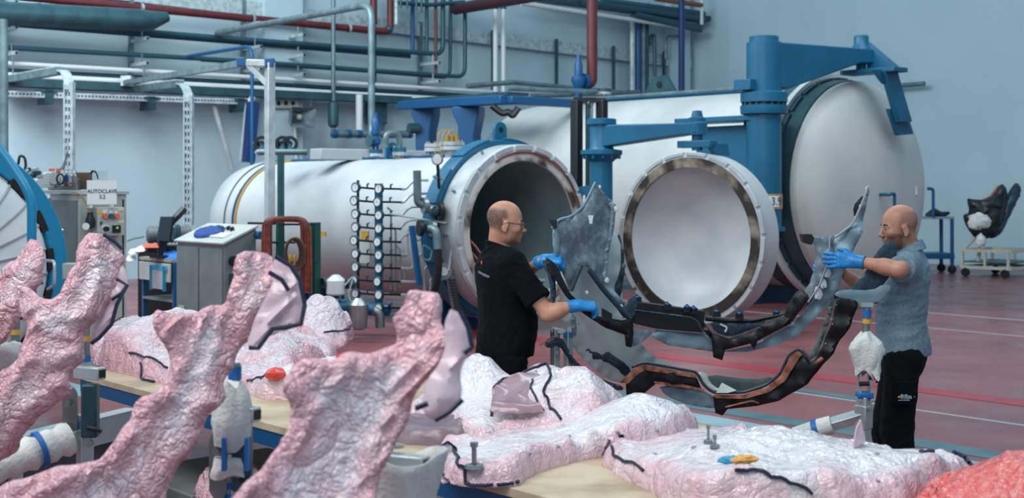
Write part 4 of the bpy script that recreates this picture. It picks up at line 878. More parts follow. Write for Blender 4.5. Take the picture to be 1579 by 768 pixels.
# ================================================================ far right: cart, table
t = thing('parts_cart', 'low pale steel cart on black castors by the right wall', 'cart', (P(1525, 0, 26.5).x, 26.5, 0))
f0 = onz(1482, 426, 0); f1 = onz(1557, 430, 0); dx = (f1-f0); dx.z = 0; Lc = dx.length; dx /= Lc; dy = Vector((-dx.y, dx.x, 0)); M_cart = mat('cart_cream', (196, 192, 176), .5)
def cp(x, y, z): return f0+dx*x+dy*y+Z*z
Wc = 1.3
for y in (0, Wc):
    for z in (.2, .55): obj('long_rail', MB().beam(cp(0, y, z), cp(Lc, y, z), .06, .06), M_cart, t)
    for x in (.03, Lc/2, Lc-.03): obj('upright', MB().beam(cp(x, y, .2), cp(x, y, .55), .05, .05, V), M_cart, t)
for x in (0, Lc):
    for z in (.2, .55): obj('cross_rail', MB().beam(cp(x, 0, z), cp(x, Wc, z), .06, .06), M_cart, t)
    for y in (0, Wc):
        o_ = disc(t, 'castor_wheel', cp(x+(.1 if x == 0 else -.1), y-.03, .09), dy, .09, .05, M_rubber); obj('castor_fork', MB().box(cp(x+(.1 if x == 0 else -.1), y, .16), (.06, .08, .06)), M_black, o_)
obj('tray_floor', MB().prism([cp(0, 0, .3), cp(Lc, 0, .3), cp(Lc, Wc, .3), cp(0, Wc, .3)], Z*.02), M_dteal, t)
obj('support_post', MB().beam(cp(.28, .2, .3), cp(.40, .2, 1.45), .06, .06, V), M_cart, t); obj('post_arm', MB().beam(cp(-.05, .2, .55), cp(.35, .2, .95), .05, .05), M_cart, t)
pl_ = (Vector((0, 27.3, 0)), Vector((-.2, -1, .0)))
M_cfd = mat('carbon_dark', (16, 20, 26), .35, c2=(26, 32, 38), ns=8)
t2 = thing('carbon_part', 'black carbon bumper half propped upright on the cream cart', 'car part', P(1520, 395, 27))
obj('inner_panel', pillow(pp((Vector((P(1530, 0, 27).x, 27.0, 0)), Vector((-.2, -1, 0))), (1488, 305), (1496, 307), (1515, 308), (1530, 300), (1541, 281), (1552, 292), (1549, 315), (1544, 340), (1535, 360), (1520, 368), (1502, 369), (1488, 350), (1483, 335), (1484, 330), (1493, 328)), (-.2, -1, 0), .1, .05, .03, 3, .06, .15, bend=lambda p: .25*math.sin((p.x-9)*2)), M_cfd, t2)
obj('outer_wing', pillow(pp((Vector((P(1545, 0, 26.95).x, 26.9, 0)), Vector((.3, -1, 0))), (1568, 280), (1576, 291), (1571, 305), (1559, 330), (1552, 345), (1545, 360), (1530, 369), (1522, 365), (1530, 350), (1543, 335), (1550, 305), (1560, 288)), (.3, -1, 0), .1, .05, .03, 3, .06, .15), mat('carbon_blue_grey', (38, 62, 80), .3, c2=(24, 40, 54), ns=5), t2)
obj('torn_edge', MB().tube(pp((Vector((P(1530, 0, 27).x, 26.85, 0)), Vector((-.2, -1, 0))), (1496, 309), (1512, 311), (1528, 303), (1540, 287)), .03, 6), mat('resin_copper', (166, 104, 74), .6), t2)
def ragmesh(c_, r, seed, n=40, squash=(1, 1, 1), amp=.35, ns=None):
    m = MB().ell((0, 0, 0), 1.0, n=n, m=n*2//3); out = MB()
    for p in m.v:
        v_ = p*1.2+Vector((seed*3.1, seed*1.7, seed)); d = 1+amp*1.1*noise.noise(v_)+amp*.55*(1-2.4*abs(noise.noise(v_*1.9)))+amp*.22*(1-2.4*abs(noise.noise(v_*4.1))); out.v.append(Vector(c_)+Vector((p.x*squash[0], p.y*squash[1], p.z*squash[2]))*r*d)
    out.f = m.f; return out
tag(obj('rag', ragmesh(P(1510, 341, 26.3), .15, 3, 24, (1.3, .8, 1)), M_rag), 'white rag knotted on the post of the cream cart', 'rag')
tag(obj('rag', ragmesh(P(1512, 372, 26.2), .1, 5, 24, (1, .8, 1.2)), M_rag), 'smaller white rag low on the post of the cream cart', 'rag')
t = thing('blue_trolley', 'blue steel trolley table against the right wall beside the dome', 'trolley', (P(1450, 0, 28).x, 28, 0))
tz = P(0, 336, 28).z; x0, x1 = P(1408, 0, 28).x, P(1472, 0, 28).x
obj('top', MB().box(((x0+x1)/2, 28.4, tz), (x1-x0, .8, .05)), mat('trolley_top', (120, 150, 160), .5), t)
for x in (x0+.04, x1-.04):
    for y in (28.05, 28.75): obj('leg', MB().beam((x, y, .1), (x, y, tz), .06, .06, V), M_blue2, t); disc(t, 'castor', Vector((x, y-.03, .09)), Vector((0, 1, 0)), .09, .06, M_rubber)
obj('shelf', MB().box(((x0+x1)/2, 28.4, .38), (x1-x0, .8, .12)), M_blue2, t)
obj('handle', MB().tube(fil([P(1430, 291, 28), P(1439, 291, 28), P(1439, 335, 28)], .1), .035, 8), M_blue2, t)
tag(obj('black_tool', MB().tube([P(1428, 333, 28.2), P(1440, 329, 28.2), P(1452, 332, 28.2), P(1464, 328, 28.2)], [.05, .13, .08, .03], 8), M_black), 'black tool lying on the blue trolley table', 'tool')
# ================================================================ tables and wrapped parts
def film(name, c1_, c2_, c3_, s1=3.0, bs=1.0, strength=.6, vein=.5, rough=.24):
    """crinkled bagging film: c1-c2 broad tint, c3 colour of the gathered creases"""
    m = bpy.data.materials.new(name); m.use_nodes = True; nt = m.node_tree; N = nt.nodes; L = nt.links; p = N['Principled BSDF']
    tc = N.new('ShaderNodeTexCoord'); n1 = N.new('ShaderNodeTexNoise'); n1.inputs['Scale'].default_value = s1; n1.inputs['Detail'].default_value = 6; n1.inputs['Distortion'].default_value = .6
    L.new(tc.outputs['Object'], n1.inputs['Vector'])
    r1 = N.new('ShaderNodeValToRGB'); e = r1.color_ramp.elements; e[0].position = .38; e[1].position = .62; e[0].color = (*lin(c1_), 1); e[1].color = (*lin(c2_), 1)
    at = N.new('ShaderNodeAttribute'); at.attribute_name = 'gather'; sb = N.new('ShaderNodeMath'); sb.operation = 'MULTIPLY_ADD'; sb.inputs[1].default_value = -.30; L.new(at.outputs['Fac'], sb.inputs[0]); ad0 = N.new('ShaderNodeMath'); ad0.operation = 'ADD'; ad0.inputs[1].default_value = .10; L.new(n1.outputs['Fac'], ad0.inputs[0]); L.new(ad0.outputs[0], sb.inputs[2]); L.new(sb.outputs[0], r1.inputs['Fac'])
    hs = []
    for sc in (6.5*bs, 17*bs, 45*bs):     # creases: folded noise, sharp at the ridge
        n = N.new('ShaderNodeTexNoise'); n.inputs['Scale'].default_value = sc; n.inputs['Detail'].default_value = 1.5; n.inputs['Distortion'].default_value = .7; L.new(tc.outputs['Object'], n.inputs['Vector'])
        s_ = N.new('ShaderNodeMath'); s_.operation = 'SUBTRACT'; s_.inputs[1].default_value = .5; L.new(n.outputs['Fac'], s_.inputs[0])
        a_ = N.new('ShaderNodeMath'); a_.operation = 'ABSOLUTE'; L.new(s_.outputs[0], a_.inputs[0])
        p_ = N.new('ShaderNodeMath'); p_.operation = 'POWER'; p_.inputs[1].default_value = .6; L.new(a_.outputs[0], p_.inputs[0]); hs.append(p_)
    v = N.new('ShaderNodeMapRange'); v.inputs[1].default_value = .0; v.inputs[2].default_value = .22; v.inputs[3].default_value = vein; v.inputs[4].default_value = 0; L.new(hs[1].outputs[0], v.inputs[0])
    mx = N.new('ShaderNodeMix'); mx.data_type = 'RGBA'; mx.inputs[7].default_value = (*lin(c3_), 1); L.new(v.outputs[0], mx.inputs[0]); L.new(r1.outputs['Color'], mx.inputs[6]); L.new(mx.outputs[2], p.inputs['Base Color'])
    m1 = N.new('ShaderNodeMath'); m1.operation = 'MULTIPLY_ADD'; m1.inputs[1].default_value = .5; L.new(hs[1].outputs[0], m1.inputs[0]); L.new(hs[0].outputs[0], m1.inputs[2])
    m2 = N.new('ShaderNodeMath'); m2.operation = 'MULTIPLY_ADD'; m2.inputs[1].default_value = .3; L.new(hs[2].outputs[0], m2.inputs[0]); L.new(m1.outputs[0], m2.inputs[2])
    b = N.new('ShaderNodeBump'); b.inputs['Strength'].default_value = strength; b.inputs['Distance'].default_value = .05/bs
    L.new(m2.outputs[0], b.inputs['Height']); L.new(b.outputs['Normal'], p.inputs['Normal']); L.new(b.outputs['Normal'], p.inputs['Coat Normal'])
    p.inputs['Roughness'].default_value = rough; p.inputs['Coat Weight'].default_value = .5; p.inputs['Coat Roughness'].default_value = .06
    return m
F_pink = film('film_pink', (228, 174, 184), (234, 222, 228), (216, 146, 158), 3.0, 1.05, .75, .4)
F_pale = film('film_pale', (230, 192, 200), (236, 234, 237), (230, 188, 196), 2.6, .75, .5, .4)
F_red = film('film_red', (222, 60, 62), (238, 100, 94), (248, 186, 180), 4, 1.2, .7, .5)
F_edge = mat('film_flange', (230, 204, 214), .2, coat=.4, alpha=.78, bump=.4, bs=14)
F_win = mat('film_window', (176, 140, 150), .2, coat=.6, alpha=.7)
# ---------------------------------------------------------------- tables
ZT = .80; t0_ = Vector((-.99, 5.69, 0))
def tp_(t, u, z=ZT): return t0_+V*t+U*u+Z*z
def table(name, label, ta, tb, wd=1.45):
    T = thing(name, label, 'table', tp_((ta+tb)/2, wd/2, 0))
    obj('plywood_top', MB().prism([tp_(ta, 0, ZT-.035), tp_(tb, 0, ZT-.035), tp_(tb, wd, ZT-.035), tp_(ta, wd, ZT-.035)], Z*.035), M_ply, T, bevel=.003)
    for u in (.03, wd-.03): obj('side_rail', MB().beam(tp_(ta+.02, u, ZT-.07), tp_(tb-.02, u, ZT-.07), .05, .07), M_blue2, T)
    for t_ in (ta+.05, tb-.05):
        obj('end_rail', MB().beam(tp_(t_, .06, ZT-.07), tp_(t_, wd-.06, ZT-.07), .05, .07), M_blue2, T)
        for u in (.04, wd-.04): obj('leg', MB().beam(tp_(t_, u, 0), tp_(t_, u, ZT-.1), .055, .055, V), M_blue2, T)
    return T
table('work_table', 'long blue framed table with plywood top behind the standing wrapped parts', -2.25, .28)
table('work_table', 'blue framed plywood table at the front, heaped with pale wrapped parts', .32, 3.6)
# ---------------------------------------------------------------- wrapped parts lying on the tables: height field over the outline, in table plane
def heap(name, label, px, zb, hts, m, amp=.03, ns=5.0, res=.02, edge=.1, seed=1, cat='wrapped part', group='wrapped parts on the tables', rough=.02, zl=None):
    """px: outline in the picture, read as points at height zl; hts: [(px, py, radius, height)] swellings"""
    zl = zb+.05 if zl is None else zl
    y0_, y1_ = min(y for _, y in px), max(y for _, y in px)
    pts = [onz(x, y, zl+(zb-zl)*min(1, max(0, ((y-y0_)/(y1_-y0_)-.25)/.5))) for x, y in px]
    for p in pts: p.z = zb
    hs = [(onz(x, y, zl+.05), r, h) for x, y, r, h in hts]
    def bend(p):
        return sum(h*math.exp(-((p.x-q.x)**2+(p.y-q.y)**2)/(r*r)) for q, r, h in hs)
    mb = pillow(pts, Z, .06, 0, amp*1.5, ns, res, edge, seed, None, rough, 1, None, .1)
    n = len(mb.v)//2; fl = [p.copy() for p in mb.v[n:]]
    for p, q in zip(mb.v[:n], mb.v[n:]):
        t = min(1, max(0, (p.z-zb)/.05)); p.z = max(zb+.003, p.z+bend(p)*t); q.z = zb+.0005
    t = thing(name, label, cat, pts[0], group)
    o = obj('wrapped_body', mb, m, t, smooth=70); o.parent = t
    t['_h'] = 0; del t['_h']
    VV = np.array([tuple(p) for p in mb.v[:n]]); PX = VV[:, 0]/VV[:, 1]*FPX+CX; PY = HY-(VV[:, 2]-CAMH)/VV[:, 1]*FPX
    def top(x, y):   # point of the skin seen at a pixel
        d = (PX-x)**2+(PY-y)**2; near = np.where(d < 64)[0]
        if len(near) == 0: return Vector(VV[int(d.argmin())])
        c_ = near[VV[near, 1] < VV[near, 1].min()+.06]; w = 1/(d[c_]+2); return Vector((VV[c_]*w[:, None]).sum(0)/w.sum())
    t_top[t.name] = top
    return t
t_top = {}
def tape(parent, px, w=.007, lift=.005, m=None):
    top = t_top[parent.name]; px = [(a[0]+(b[0]-a[0])*i/4, a[1]+(b[1]-a[1])*i/4) for a, b in zip(px, px[1:]) for i in range(4)]+[px[-1]]; pts = [top(x, y)+Z*lift-Vector((0, .004, 0)) for x, y in px]; dense = []
    for a, b in zip(pts, pts[1:]):
        dense += [a, a*.5+b*.5+Z*.002]
    obj('sealing_tape', MB().tube(dense+[pts[-1]], w, 6), m or M_navy, parent)
HA = heap('wrapped_part', 'large pale wrapped part piled highest, just in front of the man in black', [(700, 556), (733, 545), (757, 556), (772, 566), (801, 560), (843, 552), (857, 566), (880, 565), (904, 575), (924, 588), (930, 607), (950, 622), (975, 640), (960, 668), (900, 690), (800, 680), (730, 690), (700, 672), (640, 646), (618, 640), (640, 610), (690, 590)], ZT,
          [(733, 580, .17, .20), (880, 600, .22, .21), (840, 585, .14, .15), (780, 600, .2, .05), (690, 625, .15, .05)], F_pale, .03, 4.0, .018, .07, 1, zl=ZT+.12)
HB = heap('wrapped_part', 'long pale wrapped panel reaching to the front table edge, with a bolt at its corner', [(676, 690), (690, 682), (720, 690), (780, 672), (860, 645), (930, 622), (975, 610), (1008, 618), (1053, 628), (1064, 646), (1085, 668), (1030, 690), (960, 700), (918, 702), (878, 714), (814, 736), (800, 752), (743, 752), (700, 750), (682, 735)], ZT,
          [(960, 650, .22, .09), (1010, 640, .2, .08), (850, 690, .25, .045), (760, 715, .15, .01)], F_pale, .016, 4.5, .017, .05, 2, zl=ZT+.05, rough=.012)
HC = heap('wrapped_part', 'broad pale wrapped part at the front right with blue and orange scraps on it', [(924, 678), (945, 668), (970, 660), (1040, 655), (1100, 650), (1140, 648), (1185, 660), (1240, 668), (1290, 676), (1330, 678), (1400, 690), (1450, 694), (1486, 690), (1506, 714), (1480, 736), (1440, 758), (1390, 800), (1100, 810), (1040, 790), (1000, 745), (960, 722), (935, 700)], ZT,
          [(1180, 680, .3, .10), (1330, 705, .22, .06), (1090, 700, .2, .05), (1460, 705, .12, .07), (1250, 745, .3, .08), (1080, 745, .25, .07)], F_pale, .022, 4.0, .018, .07, 3, zl=ZT+.07)
HR_ = heap('wrapped_part', 'bright red wrapped part in the bottom right corner', [(1420, 765), (1450, 745), (1490, 724), (1530, 716), (1580, 712), (1640, 740), (1640, 830), (1500, 850), (1400, 800)], ZT, [(1540, 745, .2, .07), (1600, 750, .2, .09)], F_red, .03, 7, .017, .08, 4, zl=ZT+.06)
HD = heap('wrapped_part', 'pink wrapped part lying on the far end of the long table', [(130, 500), (152, 478), (190, 466), (250, 474), (300, 470), (330, 456), (365, 470), (400, 480), (450, 470), (500, 500), (530, 530), (500, 560), (455, 590), (430, 602), (400, 610), (370, 600), (330, 610), (260, 592), (230, 590), (190, 576), (148, 560)], ZT, [(330, 500, .5, .18), (220, 510, .4, .15), (440, 520, .3, .12)], F_pink, .04, 4, .022, .12, 5, zl=ZT+.16)
HE = heap('wrapped_part', 'glossy pink wrapped bundle with upright corner beside the hose rack', [(450, 505), (470, 480), (500, 470), (535, 490), (548, 505), (530, 535), (500, 545), (465, 540)], ZT, [(495, 490, .2, .24), (520, 510, .15, .1)], F_pink, .05, 5, .02, .12, 6, zl=ZT+.1)
HF = heap('wrapped_part', 'low pale wrapped part with red patches, in the middle of the long table', [(372, 585), (400, 560), (450, 545), (520, 540), (600, 540), (640, 560), (640, 600), (560, 615), (480, 620), (430, 618), (385, 612)], ZT, [(480, 570, .3, .1), (560, 570, .25, .08)], F_pale, .035, 5, .02, .1, 7, zl=ZT+.1)
HG = heap('wrapped_part', 'grey-pink wrapped slab showing right of the frontmost standing part', [(600, 640), (640, 628), (720, 640), (740, 665), (700, 690), (640, 688), (600, 680)], ZT, [], mat('wrap_grey', (150, 130, 138), .3, c2=(120, 96, 104), ns=6, bump=.5, bs=20), .02, 5, .02, .06, 8, zl=ZT+.06)
tape(HA, [(758, 640), (760, 600), (775, 585), (830, 566), (843, 560)], .006); tape(HA, [(843, 560), (850, 580), (838, 605), (848, 628), (865, 645)], .006); tape(HA, [(820, 585), (818, 600), (830, 622), (838, 634)], .005)
tape(HA, [(640, 645), (690, 655), (715, 672), (724, 686)], .006)
tape(HB, [(678, 740), (679, 700), (688, 684), (700, 690), (705, 715), (716, 740), (738, 748), (760, 748)], .006); tape(HB, [(765, 746), (790, 742)], .006); tape(HB, [(795, 742), (800, 750)], .007)
tape(HC, [(925, 700), (928, 680), (945, 670), (968, 660)], .006); tape(HC, [(942, 688), (946, 706), (956, 720), (985, 727)], .006); tape(HC, [(1135, 735), (1165, 728), (1180, 735), (1215, 742), (1228, 760), (1235, 775)], .006); tape(HC, [(1475, 692), (1490, 700), (1503, 718)], .008); tape(HC, [(1420, 690), (1440, 702)], .006)
tape(HD, [(200, 545), (240, 555), (258, 568)], .006); tape(HD, [(150, 505), (175, 490), (192, 480), (188, 470)], .006); tape(HD, [(215, 560), (217, 590), (232, 598), (240, 588)], .006)
tape(HE, [(545, 503), (530, 512), (500, 508)], .006); tape(HF, [(372, 588), (395, 580), (410, 578)], .006)
def patch(parent, px, py, rx, ry, m, nm):
    q = t_top[parent.name](px, py); obj(nm, ragmesh(q, 1, px % 7, 16, (rx, ry, .03 if 'red' in nm else .006), .2), m, parent)
M_patch = mat('red_patch', (222, 58, 48), .35, coat=.3)
patch(HF, 425, 577, .05, .06, M_patch, 'red_patch'); patch(HF, 578, 546, .06, .05, M_patch, 'red_patch'); patch(HF, 535, 548, .05, .03, M_patch, 'red_patch')
# dark film window in the high heap: the open bag end
q = [P(x, y, 5.38+(636-y)/60*.42) for x, y in ((757, 634), (760, 600), (776, 586), (828, 570), (836, 586), (824, 606), (838, 634), (800, 638))]
obj('film_window', pillow(q, (0, -.8, .5), .004, .004, .004, 5, .02, .02, 3, None, 0, 0), F_win, HA)
for px, py in ((756, 660), (880, 668), (905, 640), (960, 672), (860, 690), (1010, 660), (820, 700)): patch(HB if py > 640 and px > 740 else HA, px, py, .009, .009, mat('grey_pad', (150, 150, 160), .4), 'grey_pad')
for px, py in ((1070, 690), (1352, 700), (1352, 742), (1010, 700)): patch(HC, px, py, .009, .009, mat('grey_pad', (150, 150, 160), .4), 'grey_pad')
fl_ = [P(678, 748, 4.72), P(675, 714, 4.78), P(679, 688, 4.86), P(691, 681, 4.9), P(703, 690, 4.92), P(706, 716, 4.86), P(714, 744, 4.76), P(696, 740, 4.7)]
obj('film_flap', pillow(fl_, (-.5, -.8, .3), .006, .004, .01, 9, .012, .02, 2, None, .006), F_edge, HB)
obj('sealing_tape', MB().tube([p+Vector((0, -.008, 0)) for p in fl_[:7]], .005, 6), M_navy, HB)
# loose bits
def bolt(label, px, py, base, tall, r):
    q = t_top[base.name](px, py); t = thing('bolt', label, 'bolt', q)
    obj('washer', MB().lathe([(0, 0), (0, r*2.2), (.012, r*2.0), (.014, r)], q, Z, 20), M_zinc, t)
    obj('shank', MB().lathe([(.01, r*.8)]+[(.012+tall*i/14, r*(.62 if i % 2 else .5)) for i in range(14)]+[(tall, r*.9), (tall+.015, r*.9), (tall+.018, 0)], q, Z, 10), M_zinc, t)
bolt('steel levelling bolt with wide foot at the wrapped panel corner', 724, 734, HB, .075, .016)
bolt('upright steel bolt on the front right wrapped part', 1092, 684, HC, .05, .008)
bolt('steel stud standing beside the upright bolt on the wrapped part', 1102, 690, HC, .03, .008)
tag(obj('tape_scrap', ragmesh(t_top[HC.name](1126, 708)+Z*.01, 1, 4, 18, (.032, .02, .012), .5), mat('aqua_tape', (40, 150, 190), .5)), 'crumpled blue tape scrap on the front right wrapped part', 'tape')
tag(obj('tape_scrap', ragmesh(t_top[HC.name](1148, 710)+Z*.01, 1, 6, 18, (.03, .018, .012), .6), mat('scrap_orange', (228, 168, 90), .5)), 'crumpled orange tape scrap on the front right wrapped part', 'tape')
tag(obj('film_tuft', MB().prism([t_top[HC.name](1316, 690), t_top[HC.name](1330, 684), t_top[HC.name](1336, 686)+Z*.02, t_top[HC.name](1328, 684)+Z*.085, t_top[HC.name](1322, 684)+Z*.06], (0, .02, .0)), F_edge), 'pointed pink film tuft standing on the front right wrapped part', 'film tuft')
# ---------------------------------------------------------------- wrapped bumpers standing on stands, front left
def wing(label, outl, Dt, slope, m, tapes, flange=None, seed=1, res=.0115, thick=.024, gr='wrapped bumpers on stands', folds=1.0):
    """outline in the picture; the panel leans away: nearer at the bottom"""
    ym = sum(y for _, y in outl)/len(outl)
    nrm = Vector((-.25, -1, .35)).normalized()
    pts = [P(x, y, Dt-slope*(y-ym)/FPX*Dt) for x, y in outl]
    o = sum(pts, Vector())/len(pts); nrm = Vector((.15, -1, slope*.6)).normalized()
    ax = (pts[0]-o).normalized()
    axl = Vector((.52, 0, .85))
    def bend(p):
        q = p-o; s = q.dot(Vector((.85, 0, -.52))); l = q.dot(axl)
        return .045*folds*math.asin(.97*math.sin(s*11+seed+.6*math.sin(l*3)))+.05*math.sin(l*4+seed)-.12*l*l
    t = thing('wrapped_bumper', label, 'wrapped part', (o.x, o.y, min(p.z for p in pts)), gr)
    obj('wrapped_body', pillow(pts, nrm, thick, thick*.8, .028*folds, 8.0, res, .05, seed, bend, .03, 1, axl, .08), m, t, smooth=70)
    if flange:
        fp = [P(x, y, Dt+.02-slope*(y-ym)/FPX*Dt) for x, y in flange]
        obj('film_flange', pillow(fp, nrm, .012, .008, .022, 8, .014, .04, seed+3, None, .012), F_edge, t)
    for tp in tapes:
        pts_ = [P(x, y, Dt-.03-slope*(y-ym)/FPX*Dt) for x, y in tp]
        obj('sealing_tape', MB().tube(pts_, .007, 6), M_navy, t)
    return t
wing('pink wrapped bumper wing farthest left, its narrow tip at the picture edge', [(56, 368), (76, 392), (72, 432), (58, 452), (45, 480), (30, 500), (12, 530), (-20, 560), (-60, 560), (-60, 470), (-10, 440), (17, 407), (35, 393)], 5.5, .15, F_pink, [[(30, 436), (48, 440), (66, 436)], [(20, 493), (36, 490), (48, 486)]], None, 1)
wing('pink wrapped bumper wing with tip beside the control cabinet, second from the left', [(136, 359), (162, 365), (184, 387), (187, 412), (178, 451), (150, 496), (134, 524), (120, 563), (106, 602), (84, 635), (56, 652), (28, 682), (11, 710), (-20, 735), (-80, 740), (-80, 640), (0, 591), (17, 574), (39, 546), (48, 508), (39, 485), (33, 458), (33, 440), (56, 454), (95, 457), (111, 440), (120, 412), (122, 385)], 4.6, .25, F_pink,
     [[(160, 362), (176, 372), (188, 384)], [(140, 530), (152, 522), (172, 500), (180, 470), (196, 440), (180, 430)], [(196, 440), (188, 452), (172, 462)]], [(184, 395), (200, 425), (196, 445), (175, 500), (150, 525), (136, 524), (150, 470), (172, 420)], 2)
wing('pink wrapped bumper in the middle of the standing row, sweeping down to bottom left', [(379, 382), (402, 381), (425, 396), (440, 420), (425, 450), (400, 487), (384, 524), (362, 562), (345, 602), (329, 640), (303, 674), (278, 707), (262, 741), (235, 800), (-60, 820), (-60, 760), (0, 749), (56, 735), (134, 711), (167, 702), (178, 685), (195, 652), (217, 620), (245, 602), (259, 574), (257, 540), (242, 518), (235, 499), (245, 486), (278, 487), (312, 475), (342, 460), (356, 435), (365, 407)], 3.8, .3, F_pink,
     [[(425, 396), (448, 410), (462, 432), (470, 470)], [(470, 470), (464, 500), (440, 505), (420, 507), (398, 537), (384, 536)], [(415, 420), (435, 432), (445, 448)]], [(425, 396), (450, 406), (470, 440), (472, 480), (462, 502), (420, 510), (398, 540), (378, 536), (395, 490), (420, 440)], 3)
wing('pink wrapped bumper wing nearest the camera, rounded tip before the man in black', [(642, 438), (666, 446), (687, 467), (700, 490), (695, 530), (680, 570), (655, 600), (637, 625), (627, 649), (618, 688), (598, 716), (582, 768), (560, 830), (330, 830), (368, 768), (383, 740), (402, 712), (435, 688), (447, 659), (443, 620), (438, 582), (438, 558), (455, 551), (498, 558), (536, 549), (584, 544), (606, 537), (618, 510), (613, 486), (627, 462)], 3.1, .3, F_pink,
     [[(709, 479), (722, 505), (728, 535), (716, 545)], [(713, 616), (692, 636), (670, 648)], [(660, 622), (640, 630)]], [(690, 470), (710, 478), (726, 520), (728, 545), (713, 558), (714, 612), (694, 636), (668, 650), (652, 640), (648, 610), (680, 560)], 4)
def drape(top, h, prof, seed, n=40, rows=18, fold=.16, sq_=.75):
    """cloth hung round a post: rings with vertical folds; prof: radii from top to bottom"""
    m = MB(); rnd = random.Random(seed); ph = [rnd.uniform(0, 6) for _ in range(6)]
    for j in range(rows+1):
        t = j/rows; x = t*(len(prof)-1); i0 = min(int(x), len(prof)-2); r = prof[i0]+(prof[i0+1]-prof[i0])*(x-i0)
        for i in range(n):
            a = 2*math.pi*i/n
            f = 1+fold*(.5*math.sin(3*a+ph[0]+2.2*t)+.4*math.sin(5*a+ph[1]-3*t)+.3*math.sin(2*a+ph[2]+7*t)+.22*math.sin(9*a+ph[3]+5*t))
            z = -h*t-h*.10*t*math.sin(2*a+ph[4])-h*.06*math.sin(3*a+ph[5])
            m.v.append(Vector(top)+Vector((math.cos(a)*r*f, math.sin(a)*r*f*sq_, z)))
    for j in range(rows):
        for i in range(n): m.f.append((j*n+i, j*n+(i+1) % n, (j+1)*n+(i+1) % n, (j+1)*n+i))
    m.f.append(tuple(range(n))); m.f.append(tuple(rows*n+i for i in reversed(range(n)))); return m
# ---------------------------------------------------------------- stands of the wrapped bumpers
def sq(parent, nm, a, b, w, m=M_alu, h=None): return obj(nm, MB().beam(a, b, w, h or w, V), m, parent, bevel=.003)
def stand(label, px, D, ytop, knuckle, tapes, floor=True):
    q = P(px, ytop, D); t = thing('part_stand', label, 'stand', (q.x, q.y, 0), 'stands of the wrapped bumpers')
    k = P(px, knuckle, D); s = D/4.8
    obj('round_tube', MB().tube([q, k+Z*.08], .019, 14), M_steel, t)
    sq(t, 'lower_post', Vector((q.x, q.y, .12)), k-Z*.12, .05)
    sq(t, 'cross_tube', k+Z*.04-Vector((.03, 0, 0)), k+Z*.04+Vector((.08, -.05, 0)), .045); obj('tube_mouth', MB().box(k+Z*.04+Vector((.0815, -.0515, 0)), (.004, .03, .03), (Vector((.85, -.53, 0)), Vector((.53, .85, 0)), Z)), M_black, t)
    obj('knuckle_plate', MB().prism([k+Vector((-.045+.028*math.cos(a)*(1 if 1 else 0), -.035, -.06+.05*math.sin(a))) for a in [math.pi*i/10 for i in range(11)]]+[k+Vector((-.073, -.035, -.2)), k+Vector((-.04, -.035, -.26)), k+Vector((-.017, -.035, -.2))], (0, .012, 0)), M_steel, t)
    o_ = obj('knuckle_plate', MB().box(k+Vector((.03, -.03, -.1)), (.06, .05, .2)), M_dteal, t, bevel=.008)
    disc(t, 'pivot_knob', k+Vector((-.045, -.05, -.07)), Vector((0, -1, 0)), .012, .02, M_zinc, 8)
    obj('clamp_lever', MB().tube([k+Vector((.03, -.06, -.16)), k+Vector((.07, -.07, -.165)), k+Vector((.085, -.07, -.172))], .008, 6), M_black, t)
    for y0, y1, m in tapes: obj('tape_band', MB().tube([P(px, y0, D), P(px, y1, D)], .0215 if y1 < knuckle else .036, 14), m, t)
    sq(t, 'foot_bar', Vector((q.x-.35, q.y, .06)), Vector((q.x+.35, q.y, .06)), .05); sq(t, 'foot_bar', Vector((q.x, q.y-.3, .06)), Vector((q.x, q.y+.3, .06)), .05)
    for dx_, dy_ in ((-.34, 0), (.34, 0), (0, -.29), (0, .29)): obj('foot_pad', MB().lathe([(0, .03), (.035, .03), (.035, 0)], (q.x+dx_, q.y+dy_, 0), Z, 12), M_rubber, t)
    return t, k
M_ytape = mat('yellow_tape', (220, 166, 70), .5)
st1, k1 = stand('steel stand with clamp and blue tape between the two left wrapped bumpers', 131, 4.9, 500, 590, ((518, 526, M_ytape), (548, 558, M_tape)))
obj('tape_band', MB().box(P(131, 655, 4.9), (.056, .056, .03)), M_tape, st1)
b0 = P(127, 668, 4.9); b1 = P(-10, 722, 4.7); sq(st1, 'side_arm', b0, b1, .045); disc(st1, 'nut', P(140, 683, 4.85), Vector((0, -1, 0)), .014, .02, M_zinc, 6)
pts = [b0+(b1-b0)*(.14+.075*i) for i in range(13)]
tag(obj('wrapped_sleeve', MB().tube(pts, [.06+.008*math.sin(i*2.3) for i in range(13)], 14), M_rag), 'white cloth sleeve wound around the side arm of the left stand', 'cloth')
tag(obj('tape_ring', MB().tube([b0+(b1-b0)*.46, b0+(b1-b0)*.51], .071, 16), M_tape), 'blue tape ring around the white cloth sleeve', 'tape')
st2, k2 = stand('steel stand wrapped in white rags between the two front wrapped bumpers', 362, 4.1, 560, 655, ((565, 585, M_tape), (742, 752, M_tape), (760, 775, M_tape)))
tag(obj('rag', drape(P(358, 592, 4.05), .19, [.028, .05, .06, .068, .06, .052], 2), M_rag), 'white rag draped over the clamp of the front stand', 'rag')
tag(obj('rag', drape(P(352, 705, 4.05), .06, [.04, .05, .046], 8, rows=8), M_rag), 'white rag band wound low on the front stand', 'rag')
for dx_ in (-.02, .05): obj('blue_guide', MB().box(P(356, 700, 4.0)+Vector((dx_, 0, 0)), (.012, .03, .1)), M_tape, st2)
st0, k0 = stand('steel stand at the left picture edge under the farthest wrapped bumper', 24, 5.7, 470, 552, ((508, 516, M_ytape), (536, 545, M_tape)))
tag(obj('rag', ragmesh(P(15, 552, 5.6), .07, 9, 30, (1.2, .7, .9), .25), M_rag), 'white rag on the stand at the left picture edge', 'rag')
